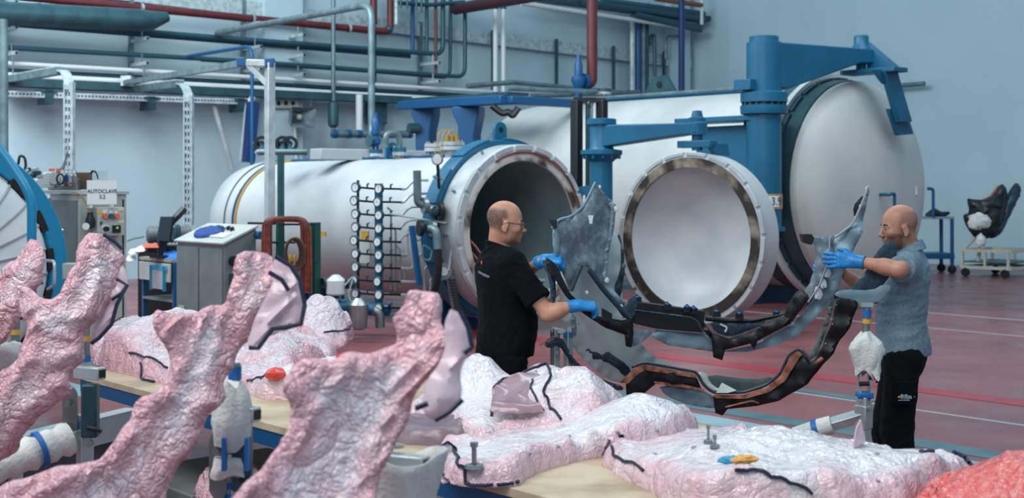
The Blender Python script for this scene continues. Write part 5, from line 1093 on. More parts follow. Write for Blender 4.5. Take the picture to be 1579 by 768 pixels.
st3, k3 = stand('stand hidden low behind the frontmost wrapped bumper, white rag over its clamp', 612, 3.4, 690, 735, ())
m = MB(); rows = []; qc = P(622, 740, 3.35)
for j in range(9):
    for i in range(28):
        a = 2*math.pi*i/28; r = .085*(1+.14*math.sin(a*3+j*.2)+.08*math.sin(a*7+j))*(.75+.05*j); m.v.append(qc+Vector((r*math.cos(a), r*.7*math.sin(a), -.16+.028*j+.02*math.sin(a*2+1)*(j/8))))
for j in range(8):
    for i in range(28): m.f.append((j*28+i, j*28+(i+1) % 28, (j+1)*28+(i+1) % 28, (j+1)*28+i))
o_ = tag(obj('rag', m, M_rag), 'open white cloth bag around the front clamp beside the red floor', 'rag')
sm = o_.modifiers.new('thick', 'SOLIDIFY'); sm.thickness = .006
obj('clamp_block', MB().box(P(624, 735, 3.35), (.07, .05, .03)), M_alu, st3, bevel=.005); obj('clamp_tape', MB().box(P(620, 730, 3.34), (.045, .045, .004)), mat('aqua_tape', (40, 150, 190), .5), st3)
# aluminium edged mould box on the floor at the left
t = thing('mould_box', 'grey mould box with bright aluminium rim and black handwriting, low at left', 'box', P(110, 720, 6.0))
r0, r1 = P(-30, 694, 5.55), P(215, 634, 6.5); ud = (r1-r0).normalized(); od = ud.cross(Z).normalized()
obj('rim', MB().prism([r0, r1, r1+Z*.0-Z*.115, r0-Z*.115], -od*.05), M_light, t); obj('rim_top', MB().prism([r0, r1, r1-od*.09, r0-od*.09], Z*.012), M_alu, t)
obj('wall_panel', MB().prism([r0-Z*.115-od*.02, r1-Z*.115-od*.02, r1-Z*.7-od*.02, r0-Z*.7-od*.02], -od*.6), mat('mould_dark', (66, 66, 74), .5, c2=(86, 80, 88), ns=7), t)
for i, s in enumerate(('2022', '1A0B', 'HJS.')): text('handwriting', s, M_black, t, r0+(r1-r0)*.52+od*.004-Z*(.028+.03*i), .034, -ud, -Z, depth=.001)
HH_ = heap('wrapped_part', 'pink wrapped bundle lying low behind the rag-wrapped stand', [(300, 735), (330, 700), (370, 690), (400, 710), (420, 740), (400, 800), (300, 800)], .35, [(360, 730, .2, .1)], F_pink, .05, 5, .025, .12, 11, zl=.42)
tag(obj('storage_crate', MB().rbox(onz(350, 745, .3)-Z*.13+Vector((0, .15, -.0)), (.9, .8, .34)), M_cabd, bevel=.01), 'low grey crate under the pink bundle behind the front stand', 'crate')
# ================================================================ people: one signed-distance figure each, meshed as one surface
def surfnet(F, org, h):
    nx, ny, nz = F.shape; S_ = F < 0
    cm = np.zeros((nx-1, ny-1, nz-1), np.int8)
    cor = [(i, j, k) for i in (0, 1) for j in (0, 1) for k in (0, 1)]
    for i, j, k in cor: cm += S_[i:nx-1+i, j:ny-1+j, k:nz-1+k]
    act = np.argwhere((cm > 0) & (cm < 8)); idx = -np.ones(cm.shape, np.int64); idx[tuple(act.T)] = np.arange(len(act))
    pos = np.zeros((len(act), 3)); cnt = np.zeros(len(act))
    for a in cor:
        for ax in range(3):
            if a[ax]: continue
            b = list(a); b[ax] = 1
            A = act+np.array(a); B2 = act+np.array(b); fa = F[tuple(A.T)]; fb = F[tuple(B2.T)]; m = (fa < 0) != (fb < 0)
            t = np.where(m, fa/np.where(m, fa-fb, 1), 0); p = A.astype(float); p[:, ax] += t
            pos[m] += p[m]; cnt[m] += 1
    pos = pos/cnt[:, None]*h+org
    faces = []
    for ax in range(3):
        b, c_ = (ax+1) % 3, (ax+2) % 3
        sl0 = [slice(None)]*3; sl1 = [slice(None)]*3; sl0[ax] = slice(0, -1); sl1[ax] = slice(1, None)
        s0, s1 = S_[tuple(sl0)], S_[tuple(sl1)]; E = np.argwhere(s0 != s1); 
        E = E[(E[:, b] > 0) & (E[:, c_] > 0) & (E[:, b] < F.shape[b]-1) & (E[:, c_] < F.shape[c_]-1)]
        q = []
        for db, dc in ((1, 1), (0, 1), (0, 0), (1, 0)):
            e = E.copy(); e[:, b] -= db; e[:, c_] -= dc; q.append(idx[tuple(e.T)])
        q = np.stack(q, 1); fl = ~s0[tuple(E.T)]; q[fl] = q[fl][:, ::-1]; faces.append(q)
    return pos, np.concatenate(faces)
class Fig:
    def __init__(s): s.p = []
    def cap(s, a, b, ra, rb, k=.03, sub=False): s.p.append(('c', np.array(a, float), np.array(b, float), ra, rb, k, sub)); return s
    def ell(s, c, r, ax, k=.03, sub=False): s.p.append(('e', np.array(c, float), np.array(r, float), np.array([list(a) for a in ax], float), 0, k, sub)); return s
    def mesh(s, h, cuts=(), grow=0.0):
        lo = np.full(3, 1e9); hi = -lo; bb = []
        for q in s.p:
            if q[0] == 'c': r = max(q[3], q[4]); l = np.minimum(q[1], q[2])-r; u = np.maximum(q[1], q[2])+r
            else: r = q[2].max(); l = q[1]-r; u = q[1]+r
            l = l-grow; u = u+grow; bb.append((l, u))
            if not q[6]: lo = np.minimum(lo, l); hi = np.maximum(hi, u)
        lo -= 3*h; hi += 3*h; n = np.ceil((hi-lo)/h).astype(int)+1
        F = np.full(n, 1.0, np.float32)
        for q, (l, u) in zip(s.p, bb):
            m = q[5]+2*h+.02; a = np.maximum(((l-m-lo)/h).astype(int), 0); b = np.minimum(((u+m-lo)/h).astype(int)+2, n)
            if (b <= a).any(): continue
            g = np.stack(np.meshgrid(*[lo[i]+h*np.arange(a[i], b[i]) for i in range(3)], indexing='ij'), -1)
            if q[0] == 'c':
                ba = q[2]-q[1]; t = np.clip(((g-q[1])@ba)/max(ba@ba, 1e-9), 0, 1); d = np.linalg.norm(g-q[1]-t[..., None]*ba, axis=-1)-(q[3]+(q[4]-q[3])*t)
            else:
                w = (g-q[1])@q[3].T; k0 = np.linalg.norm(w/q[2], axis=-1); k1 = np.linalg.norm(w/q[2]**2, axis=-1); d = k0*(k0-1)/np.maximum(k1, 1e-6)
            d = d-grow; sl = tuple(slice(a[i], b[i]) for i in range(3)); f = F[sl]; k = max(q[5], 1e-4)
            if q[6]: d = -d; t = np.clip(.5-.5*(f-d)/k, 0, 1); F[sl] = f*(1-t)+d*t+k*t*(1-t)
            else: t = np.clip(.5+.5*(f-d)/k, 0, 1); F[sl] = f*(1-t)+d*t-k*t*(1-t)
        if cuts:
            g = np.stack(np.meshgrid(*[lo[i]+h*np.arange(n[i]) for i in range(3)], indexing='ij'), -1)
            for pt, nn, rad in cuts:
                d = (g-np.array(pt))@np.array(nn)
                if rad: r = np.linalg.norm(g-np.array(pt), axis=-1); d = np.where(r < rad, d, -1)
                F = np.maximum(F, d)
        return surfnet(F.astype(np.float64), lo, h)
def nmesh(name, pos, faces, m, parent):
    me = bpy.data.meshes.new(name); o_ = np.array(wloc(parent)); me.from_pydata((pos-o_).tolist(), [], faces.tolist()); me.update()
    me.polygons.foreach_set('use_smooth', [True]*len(me.polygons)); me.materials.append(m)
    o = bpy.data.objects.new(name, me); C.objects.link(o); o.parent = parent
    return o
def smooth_pos(pos, faces, it=2, w=None):
    e = np.concatenate([faces[:, [0, 1]], faces[:, [1, 2]], faces[:, [2, 3]], faces[:, [3, 0]]]); e = np.concatenate([e, e[:, ::-1]])
    for _ in range(it):
        s = np.zeros_like(pos); c_ = np.zeros(len(pos)); np.add.at(s, e[:, 0], pos[e[:, 1]]); np.add.at(c_, e[:, 0], 1)
        pos = pos*.5+.5*s/np.maximum(c_, 1)[:, None]
    return pos
def skin_mat(name, c1_, c2_, hair, hw, beard, bw):
    m = mat(name, c1_, .5, c2=c2_, ns=14, nd=4, bump=.12, bs=120); nt = m.node_tree; N = nt.nodes; L = nt.links; p = N['Principled BSDF']
    p.inputs['Subsurface Weight'].default_value = .12; p.inputs['Subsurface Radius'].default_value = (.01, .004, .002)
    src = p.inputs['Base Color'].links[0].from_socket
    nz = N.new('ShaderNodeTexNoise'); nz.inputs['Scale'].default_value = 130; nz.inputs['Detail'].default_value = 2
    L.new([n for n in N if n.type == 'TEX_COORD'][0].outputs['Object'], nz.inputs['Vector'])
    for at_, col_, w in (('hair', hair, hw), ('beard', beard, bw)):
        a = N.new('ShaderNodeAttribute'); a.attribute_name = at_
        mu = N.new('ShaderNodeMath'); mu.operation = 'MULTIPLY'; L.new(a.outputs['Fac'], mu.inputs[0])
        mr = N.new('ShaderNodeMapRange'); mr.inputs[1].default_value = .3; mr.inputs[2].default_value = .7; mr.inputs[3].default_value = w*.7; mr.inputs[4].default_value = min(1, w*1.2); L.new(nz.outputs['Fac'], mr.inputs[0]); L.new(mr.outputs[0], mu.inputs[1])
        mx = N.new('ShaderNodeMix'); mx.data_type = 'RGBA'; L.new(mu.outputs[0], mx.inputs[0]); L.new(src, mx.inputs[6]); mx.inputs[7].default_value = (*lin(col_), 1); src = mx.outputs[2]
    L.new(src, p.inputs['Base Color']); return m
M_glove = mat('nitrile_blue', (36, 140, 208), .38, c2=(30, 128, 196), ns=20, bump=.25, bs=90)
def hand(fig, W, d, n, left, curl, thumb=.6, s=1.0, spread=.0):
    x = Vector(d).normalized(); z = Vector(n); z = (z-x*z.dot(x)).normalized(); y = z.cross(x)*(-1 if left else 1)
    g = lambda a, b, c_: Vector(W)+(x*a+y*b+z*c_)*s
    for yy in (.028, .01, -.01, -.028):
        fig.cap(g(.0, yy*.55, 0), g(.088, yy, .004), .020*s, .0145*s, .014)
    fig.cap(g(.02, .02, -.012), g(.06, .024, -.010), .02*s, .017*s, .014)
    for yy, L_, r in ((.031, .076, .0098), (.0105, .084, .0102), (-.0105, .078, .0098), (-.031, .062, .0088)):
        p = g(.088, yy, .003); a = 0; dirx = x+y*(yy*spread*10)
        dirx = dirx.normalized()
        for j, (fr_, c_) in enumerate(zip((.46, .30, .24), curl)):
            a += c_; dd2 = dirx*math.cos(a)-z*math.sin(a); q = p+dd2*(L_*fr_*s*1.02); fig.cap(p, q, r*s*(1-.07*j), r*s*(.95-.07*j), .005); p = q
    p = g(.022, .030, -.010); td = (x*.72+y*.62-z*.25*thumb).normalized(); q = p+td*.046*s; fig.cap(p, q, .0145*s, .012*s, .012)
    td2 = (x*.86+y*.2-z*.55*thumb).normalized(); fig.cap(q, q+td2*.034*s, .0118*s, .0095*s, .005)
def person(label, feet, hc, hf, bf, J, sk, shirt, trousers, shirt_label, torso, hairmask, beardmask, gloves, sleeve_t, polo):
    """hc: head centre; hf/bf: facing of head and body; J: joints"""
    R = thing('person', label, 'person', feet)
    hf = Vector(hf).normalized(); hl = Z.cross(hf).normalized(); hu = hf.cross(hl)
    bf = Vector(bf).normalized(); bl = Z.cross(bf).normalized(); bax = (bf, bl, Z); hax = (hf, hl, hu)
    H_ = lambda f, l, u: hc+hf*f+hl*l+hu*u
    B0 = torso; Bp = lambda f, l, z: Vector((B0.x, B0.y, 0))+bf*f+bl*l+Z*z
    fig = Fig(); zs = J['sz']
    # torso (under the shirt)
    tor = [((-.005, 0, zs-.16), (.115, .185, .18)), ((-.035, 0, zs-.06), (.085, .18, .09)), ((.015, 0, zs-.34), (.125, .165, .18)), ((0, 0, zs-.50), (.118, .168, .14))]
    for (f, l, z), r in tor: fig.ell(Bp(f, l, z), r, bax, .05)
    nb = Bp(-.03, 0, zs+.072)
    for s, sh in ((1, J['shl']), (-1, J['shr'])): fig.cap(Bp(-.03, .045*s, zs+.035), sh, .045, .055, .05)
    # head and neck
    fig.cap(H_(-.028, 0, -.045), nb, .056, .064, .02)
    fig.ell(H_(-.006, 0, .034), (.099, .077, .089), hax, .02); fig.ell(H_(.03, 0, -.022), (.066, .063, .088), hax, .03); fig.ell(H_(.034, 0, -.078), (.056, .052, .040), hax, .02)
    fig.ell(H_(.078, 0, -.099), (.02, .024, .017), hax, .02)
    for s in (-1, 1):
        fig.cap(H_(.088, .012*s, .012), H_(.078, .045*s, .008), .010, .008, .012); fig.ell(H_(.066, .042*s, -.030), (.022, .02, .02), hax, .02)
        fig.ell(H_(.101, .031*s, -.007), (.012, .016, .010), hax, .008, True); fig.ell(H_(.108, .013*s, -.042), (.010, .008, .008), hax, .006)
        fig.ell(H_(-.004, .079*s, -.020), (.019, .007, .033), (hf*.96-hu*.25, hl, hu*.96+hf*.25), .006); fig.ell(H_(.002, .087*s, -.016), (.010, .005, .018), hax, .004, True)
        fig.cap(H_(-.002, .080*s, -.048), H_(.004, .079*s, -.05), .007, .006, .005)
    fig.cap(H_(.096, 0, .004), H_(.117, 0, -.036), .008, .0115, .010); fig.cap(H_(.1, 0, -.052), H_(.104, 0, -.058), .008, .006, .01)
    fig.cap(H_(.094, -.018, -.066), H_(.094, .018, -.066), .0085, .0085, .008); fig.cap(H_(.092, -.015, -.079), H_(.092, .015, -.079), .009, .009, .006)
    fig.cap(H_(.108, -.02, -.0725), H_(.108, .02, -.0725), .003, .003, .004, True)
    # arms
    for s in 'lr':
        sh, el, wr = J['sh'+s], J['el'+s], J['wr'+s]; fig.cap(sh, el, .052, .042, .03); fig.cap(el, el+(wr-el)*.35, .043, .044, .02); fig.cap(el+(wr-el)*.3, wr, .044, .025, .02)
        fig.cap(wr, wr+(wr-el).normalized()*.012, .024, .018, .01)
    # legs and feet
    for s in 'lr':
        hp_, kn, an_ = J['hp'+s], J['kn'+s], J['an'+s]; fig.cap(hp_, kn, .085, .058, .04); fig.cap(kn, an_, .056, .038, .02); fig.cap(an_, an_+bf*.13-Z*.04, .036, .026, .02)
    pos, fc = fig.mesh(.0056); pos = smooth_pos(pos, fc, 1)
    body = nmesh('body', pos, fc, sk, R)
    # hair and stubble: colour masks of the skin itself
    loc = (pos-np.array(hc))@np.array([list(hf), list(hl), list(hu)]).T
    for nm, mask in (('hair', hairmask), ('beard', beardmask)):
        acc = np.zeros(len(pos)); jit = [(0, 0), (.009, 0), (-.009, 0), (0, .009), (0, -.009), (.006, .006), (-.006, .006), (.006, -.006), (-.006, -.006)]
        for df, dz in jit:
            acc += mask(loc[:, 0]+df, np.abs(loc[:, 1]), loc[:, 2]+dz) & (loc[:, 2] > -.16) & (np.abs(loc[:, 0]) < .2) & (np.abs(loc[:, 1]) < .15)
        at = body.data.attributes.new(nm, 'FLOAT', 'POINT'); at.data.foreach_set('value', acc/len(jit))
    # eyes and brows
    for s in (-1, 1):
        e = H_(.0815, .031*s, -.006); eo = obj('eye', MB().ell(e, .0115), mat('eye_white', (176, 164, 156), .3), R); obj('iris', MB().ell(e+hf*.0085, .0055), mat('iris_brown', (40, 26, 20), .2), eo)
        obj('eyebrow', MB().tube([H_(.098, .014*s, .016), H_(.096, .03*s, .021), H_(.083, .049*s, .015)], [.0035, .0042, .002], 6), mat('brow_hair', (38, 30, 28), .8), R)
    # shirt
    fs_ = Fig()
    for (f, l, z), r in J.get('belly', tor): fs_.ell(Bp(f, l, z), r, bax, .06)
    for s, sh in ((1, J['shl']), (-1, J['shr'])): fs_.cap(Bp(-.03, .045*s, zs+.035), sh, .045, .058, .05)
    fs_.cap(Bp(-.025, 0, zs-.03), nb+Z*.03, .085, .056, .03)
    fs_.cap(Bp(0, 0, zs-.5), Bp(0, 0, zs-.62), .13, .13, .05)
    cuts = [(Bp(0, 0, J['hem']), (0, 0, -1), 0)]
    for s in 'lr':
        sh, el = J['sh'+s], J['el'+s]; e = sh+(el-sh)*sleeve_t; fs_.cap(sh, sh+(el-sh)*(sleeve_t+.12), .062, .060, .04); cuts.append((tuple(e), tuple((el-sh).normalized()), .11))
    cn = (nb-(hc+hf*-.028+hu*-.045)).normalized()
    cuts.append((tuple(nb+Z*.004), tuple((Z*.92+bf*.32).normalized()), .14))
    ps, fcs = fs_.mesh(.007, cuts, .014); ps = smooth_pos(ps, fcs, 1)
    wr_ = np.array([wrinkle(Vector(p), 7, 3) for p in ps]); nn = np.array([[0, 0, 0]]*len(ps), float)
    sh_o = nmesh('shirt', ps, fcs, shirt, R); v3 = np.zeros(len(ps)*3); sh_o.data.vertices.foreach_get('normal', v3); v3 = v3.reshape(-1, 3)
    sh_o.data.vertices.foreach_set('co', (ps-np.array(wloc(R))+v3*(wr_*.0055)[:, None]).ravel()); sh_o.data.update(); sh_o['label'] = shirt_label
    # collar
    ax_ = (hc-hu*.1-nb).normalized(); e1 = ax_.orthogonal().normalized(); 
    cr = [nb+Z*.004+(bf*math.cos(a)*.071+bl*math.sin(a)*.070)+Z*(-.025*math.cos(a)) for a in [2*math.pi*i/36 for i in range(36)]]
    if not polo: obj('collar', MB().tube(cr, .0085, 8, closed=True), shirt, R)
    else:
        m = MB(); k = 30
        for i in range(k):
            a = .35+(2*math.pi-.7)*i/(k-1); c_, s_ = math.cos(a), math.sin(a)
            for rr, zz in ((.070, .075), (.076, .078), (.098, .030-.02*max(0, c_)), (.092, .025-.02*max(0, c_))): m.v.append(nb-Z*.045-bf*.002+bf*c_*rr+bl*s_*rr+Z*(zz-.026*c_))
        for i in range(k-1):
            for j in range(4): m.f.append((i*4+j, i*4+(j+1) % 4, i*4+4+(j+1) % 4, i*4+4+j))
        m.f += [(0, 1, 2, 3), tuple((k-1)*4+j for j in (3, 2, 1, 0))]
        obj('collar', m, shirt, R)
        for zz in (.0, -.05): q = Bp(.12, 0, zs-.02+zz); obj('button', MB().lathe([(0, .006), (.004, .005), (.004, 0)], q, bf, 10), M_pwhite, R)
    # trousers
    ft = Fig(); ft.ell(Bp(0, 0, J['hem']+.0), (.115, .165, .13), bax, .05)
    for s in 'lr':
        hp_, kn, an_ = J['hp'+s], J['kn'+s], J['an'+s]; ft.cap(hp_, kn, .09, .072, .03); ft.cap(kn, an_+Z*.0, .072, .066, .02)
    pt_, ft_ = ft.mesh(.009, [((0, 0, .05), (0, 0, -1), 0), ((0, 0, J['hem']+.07), (0, 0, 1), 0)], .014); pt_ = smooth_pos(pt_, ft_, 1)
    to = nmesh('trousers', pt_, ft_, trousers, R); v3 = np.zeros(len(pt_)*3); to.data.vertices.foreach_get('normal', v3); v3 = v3.reshape(-1, 3); ww = np.array([wrinkle(Vector(p), 6, 8) for p in pt_])
    to.data.vertices.foreach_set('co', (pt_-np.array(wloc(R))+v3*(ww*.007)[:, None]).ravel()); to.data.update()
    # shoes
    for s in 'lr':
        an_ = J['an'+s]; g_ = Fig(); q = Vector((an_.x, an_.y, 0)); g_.cap(q-bf*.05+Z*.045, q+bf*.02+Z*.06, .042, .05, .03); g_.cap(q+Z*.05, q+bf*.17+Z*.036, .045, .036, .03)
        a_, b_ = g_.mesh(.008, [((0, 0, .002), (0, 0, -1), 0)]); nmesh('shoe', a_, b_, M_rubber, R)
    # gloves
    for (s, d, n, curl, th, sp) in gloves:
        wr = J['wr'+s]; el = J['el'+s]; g_ = Fig(); fd = (wr-el).normalized()
        g_.cap(wr-fd*.035, wr+Vector(d).normalized()*.02, .036, .034, .012); hand(g_, wr+Vector(d).normalized()*.012, d, n, s == 'l', curl, th, 1.0, sp)
        a_, b_ = g_.mesh(.0032, [(tuple(wr-fd*.036), tuple(-fd), .08)], .0012); a_ = smooth_pos(a_, b_, 1); go = nmesh('glove', a_, b_, M_glove, R)
        t1, t2 = fd.orthogonal().normalized(), None; t2 = fd.cross(t1)
        obj('cuff_roll', MB().tube([wr-fd*.036+(t1*math.cos(a)+t2*math.sin(a))*.037 for a in [2*math.pi*i/24 for i in range(24)]], .003, 6, closed=True), M_glove, go)
    def surf(px, py):
        q = ps; x = q[:, 0]/q[:, 1]*FPX+CX; y = HY-(q[:, 2]-CAMH)/q[:, 1]*FPX; d = (x-px)**2+(y-py)**2; c_ = np.argsort(d)[:12]; i = c_[np.argmin(q[c_, 1])]; return Vector(q[i])
    return R, H_, Bp, surf
# ---------------------------------------------------------------- man in black, left
SKL = skin_mat('skin_tan', (204, 150, 124), (192, 134, 110), (58, 52, 52), .78, (84, 62, 54), .45); SKR = skin_mat('skin_light', (198, 144, 122), (184, 126, 106), (104, 80, 72), .5, (44, 36, 34), .68)
M_tee = mat('black_cotton', (5, 9, 13), .95, spec=.2, c2=(7, 12, 17), ns=30, bump=.2, bs=25)
M_trs = mat('navy_workwear', (7, 11, 17), .95, spec=.2, bump=.25, bs=20)
M_polo = mat('grey_marl', (122, 146, 160), .85, c2=(104, 128, 142), ns=90, nd=2, bump=.15, bs=30)
M_tr2 = mat('black_workwear', (8, 12, 17), .95, spec=.2, bump=.25, bs=20)
def mk_hair(n, c_, a): return mat(n, c_, .85, bump=.4, bs=300, alpha=a)
bf1 = Vector((.95, .31, 0)).normalized(); bl1 = Z.cross(bf1); T1 = P(777, 0, 7.42); Bq = lambda f, l, z: Vector((T1.x, T1.y, 0))+bf1*f+bl1*l+Z*z
hc1 = P(778.5, 0, 7.38); hc1.z = 1.777-.122
J1 = dict(sz=1.445, hem=.90, shl=Bq(-.01, .185, 1.425), shr=Bq(-.01, -.185, 1.425), elr=P(845, 484, 7.16), wrr=P(887, 470, 7.17), ell=P(797, 432, 7.55), wrl=P(835, 402, 7.20),
          hpl=Bq(0, .095, .90), hpr=Bq(0, -.095, .90), knl=Bq(.03, .11, .49), knr=Bq(.03, -.11, .49), anl=Bq(-.02, .12, .09), anr=Bq(-.02, -.12, .09),
          belly=[((-.005, 0, 1.285), (.13, .195, .19)), ((-.04, 0, 1.385), (.095, .185, .1)), ((.025, 0, 1.09), (.150, .185, .2)), ((.01, 0, .94), (.14, .18, .16))])
MAN1, H1, B1, SF1 = person('man in black T-shirt and glasses with blue gloves, holding the left end of the bumper', (T1.x, T1.y, 0), hc1, (.985, .10, -.08), bf1, J1, SKL, M_tee, M_trs, 'black cotton T-shirt with small white print on the back', T1,
    lambda f, l, z: (f < .012-.25*np.maximum(0, z-.02)) & (z < .075-.25*np.maximum(f, 0)-.1*np.maximum(0, -f-.05)) & (z > -.062-.3*f) & ~((l > .074) & (f > -.028) & (f < .022) & (z < .018)) & (f > -.13),
    lambda f, l, z: (z < -.05) & (f > .035) & (z > -.125) & ~((z > -.085) & (l < .024) & (f > .09) & (z < -.062)),
    [('r', (.95, .12, -.12), (.05, -.45, .9), (.75, .9, .5), .6, .1), ('l', (.95, -.16, .06), (.1, -.72, .7), (1.05, 1.1, .6), 1.0, .1)], .74, False)
# glasses
gl = thing('glasses', 'thin dark framed glasses worn by the man in black', 'glasses', H1(.11, 0, -.03))
for s in (-1, 1):
    c_ = H1(.112, .031*s, -.010); pts = [c_+Vector((.985, .1, -.08)).cross(Z).normalized()*(.024*math.cos(a)*1)+Z*(.015*math.sin(a)) for a in [2*math.pi*i/20 for i in range(20)]]
    o_ = obj('rim', MB().tube(pts, .0022, 6, closed=True), M_black, gl); obj('lens', MB().prism(pts, (.001, 0, 0)), mat('lens_glass', (150, 190, 210), .05, alpha=.25), o_)
    obj('temple', MB().tube([H1(.108, .055*s, -.004), H1(.05, .076*s, -.002), H1(.0, .082*s, .002), H1(-.02, .082*s, -.012)], .0022, 6), M_black, gl)
obj('bridge', MB().tube([H1(.115, .008, -.006), H1(.119, 0, -.004), H1(.115, -.008, -.006)], .002, 6), M_black, gl)
bk = -bf1; rt = (bl1*-1)
tl = Vector((.62, -.78, -.02)).normalized()
tx = P(757, 0, 7.28)
qa, qb = SF1(738, 419), SF1(752, 427); q = (qa+qb)/2-Vector((0, .012, 0))
text('back_print', 'noonpsium', mat('print_grey', (120, 138, 150), .8), MAN1, q, .024, (qb-qa), Z, depth=.006)
q = SF1(742, 404)-Vector((0, .008, 0)); obj('print_mark', MB().ell(q, (.005, .006, .012)), M_orange, MAN1)
# ---------------------------------------------------------------- man in grey polo, right
bf2 = Vector((-.95, .31, 0)).normalized(); bl2 = Z.cross(bf2); T2 = P(1392, 0, 7.38); Bq2 = lambda f, l, z: Vector((T2.x, T2.y, 0))+bf2*f+bl2*l+Z*z
hc2 = P(1387.5, 0, 7.33); hc2.z = 1.85-26*7.33/FPX-.122
J2 = dict(sz=1.43, hem=.905, shl=Bq2(-.02, .185, 1.41), shr=Bq2(.0, -.18, 1.40), ell=P(1387, 416, 7.03), wrl=P(1322, 403, 7.14), elr=P(1348, 456, 7.45), wrr=P(1290, 414, 7.46),
          hpl=Bq2(0, .09, .90), hpr=Bq2(0, -.09, .90), knl=Bq2(.03, .1, .49), knr=Bq2(.09, -.1, .49), anl=Bq2(-.04, .11, .09), anr=Bq2(.06, -.12, .09),
          belly=[((-.005, 0, 1.27), (.118, .185, .19)), ((-.04, 0, 1.37), (.09, .18, .1)), ((.01, 0, 1.09), (.122, .165, .2)), ((.0, 0, .94), (.12, .165, .16))])
MAN2, H2, B2_, SF2 = person('man in grey polo shirt and black work trousers, steadying the right end of the bumper', (T2.x, T2.y, 0), hc2, (-.99, -.06, -.10), bf2, J2, SKR, M_polo, M_tr2, 'grey marl polo shirt with collar', T2,
    lambda f, l, z: (f < .03-.3*np.maximum(0, z-.02)) & (z < .082-.2*np.maximum(f, 0)) & (z > -.065-.3*f) & ~((l > .074) & (f > -.028) & (f < .022) & (z < .018)) & (f > -.13),
    lambda f, l, z: (z < -.038-.25*np.maximum(0, f-.05)) & (f > .008) & (z > -.125) & ~((z > -.085) & (l < .024) & (f > .092) & (z < -.062)) & ~((f > .09) & (z > -.052)) & (l < .075),
    [('l', (-.97, .16, .03), (-.08, -.98, .12), (.10, .15, .12), .9, .35), ('r', (-.9, -.2, .1), (-.2, .9, .3), (.4, .5, .3), .5, .2)], .66, True)
# cargo pocket with print
pk_ = P(1394, 613, 7.19); rt2 = Vector((.97, .2, 0)).normalized(); nf = rt2.cross(Z).normalized()
def pq(x, y): return P(x, y, 7.20)+rt2*0
fp = [pk_+rt2*a+Z*b for a, b in ((-.085, .09), (.075, .09), (.075, -.02), (.05, -.04), (-.06, -.04), (-.085, -.02))]
pf = obj('pocket_flap', MB().prism(fp, -nf*-.012), M_tr2, MAN2, bevel=.003)
obj('pocket_stud', MB().ell(P(1375.5, 616, 7.17), (.0065, .004, .0065)), M_zinc, MAN2)
obj('pocket_stud', MB().ell(P(1410, 612, 7.19), (.004, .004, .004)), M_zinc, MAN2)
text('pocket_print', 'Riba', mat('print_pale', (170, 190, 200), .6), MAN2, P(1397.5, 612, 7.165), .036, rt2, Z, depth=.006)
for k in range(7): obj('pocket_print_strip', MB().box(P(1386+k*2.6, 617.2, 7.163), (.006, .003, .006), (rt2, nf, Z)), mat('print_pale', (170, 190, 200), .6), MAN2)
q = P(1387.5, 612, 7.165); obj('print_mark', MB().prism([q-rt2*.014-Z*.003, q-rt2*.004+Z*.008, q+rt2*.0+Z*.004, q+rt2*.008+Z*.010, q+rt2*.008-Z*.008], nf*.006), M_ytape if 'M_ytape' in globals() else M_orange, MAN2)
# ================================================================ the two bumpers between the men, and their stands
M_cfi = mat('carbon_inner', (104, 120, 130), .5, .1, c2=(150, 166, 174), ns=30, nd=10, lo=.46, hi=.78, bump=.1, bs=80)
M_cfs = mat('carbon_skin', (112, 138, 152), .42, .1, c2=(136, 160, 172), ns=6, nd=8)
M_sil = mat('silver_gelcoat', (212, 218, 214), .22, .12, c2=(186, 196, 194), ns=4)
M_cfb = mat('carbon_black', (10, 13, 17), .5, c2=(18, 22, 26), ns=18)
M_cft = mat('carbon_teal', (38, 58, 72), .35, .1, c2=(52, 76, 90), ns=60)
M_cop = mat('resin_mottled', (196, 122, 98), .6, c2=(84, 54, 46), ns=22, lo=.35, hi=.7)
M_res = mat('resin_flake', (206, 216, 220), .5)
M_oliv = mat('trough_olive', (120, 132, 126), .35, c2=(104, 118, 116), ns=4, coat=.2)
def Di(px, py=0): return 7.12+.38*(1-min(1, ((px-1095)/245.0)**2))
def Do(px, py=0): return 7.20+.48*(1-min(1, ((px-1105)/262.0)**2))+(.08 if px < 960 else 0)
def sheet(parent, nm, px, Df, m, off=0.0, front=.006, back=.012, nrm=(0, -1, .15), amp=.0, res=.016, edge=.007, ch=1, bend=None):
    return obj(nm, pillow([P(x, y, Df(x, y)+off) for x, y in px], nrm, front, back, amp, 6, res, edge, 3, bend, 0, ch), m, parent, smooth=50)
def ribbon(parent, nm, px, Df, r, m, off=0.0, flat=None):
    pts = [P(x, y, Df(x, y)+off) for x, y in px]
    return obj(nm, MB().tube(fil(pts, .03, 3), r, 8), m, parent)
# ---------------------------------------------------------------- outer bumper / mould on the stands
OB = thing('bumper', 'lower dark bumper with copper coloured raw edges, resting on two stands', 'car bumper', P(1110, 640, 7.5))
sheet(OB, 'left_shell', [(856, 376), (900, 362), (945, 348), (966, 397), (957, 465), (972, 502), (992, 535), (1030, 562), (1072, 576), (1010, 580), (965, 592), (935, 585), (905, 562), (882, 535), (868, 505), (862, 450)], Do, M_sil, .03, bend=lambda p: .05*math.sin((p.x-.3)*9))
sheet(OB, 'wing_edge', [(952, 350), (966, 397), (957, 466), (946, 456), (954, 398)], Do, M_cft, .0, .01)
sheet(OB, 'rib_panel', [(889, 492), (900, 498), (915, 520), (940, 545), (968, 562), (976, 578), (955, 580), (930, 570), (905, 545), (888, 518)], Do, M_cft, -.02, .012, bend=lambda p: .02*math.sin(p.z*30))
obj('rib_slot', MB().prism([P(936, 553, 7.36), P(952, 560, 7.36), P(956, 565, 7.36), P(942, 563, 7.36)], (0, .02, 0)), M_black, OB)
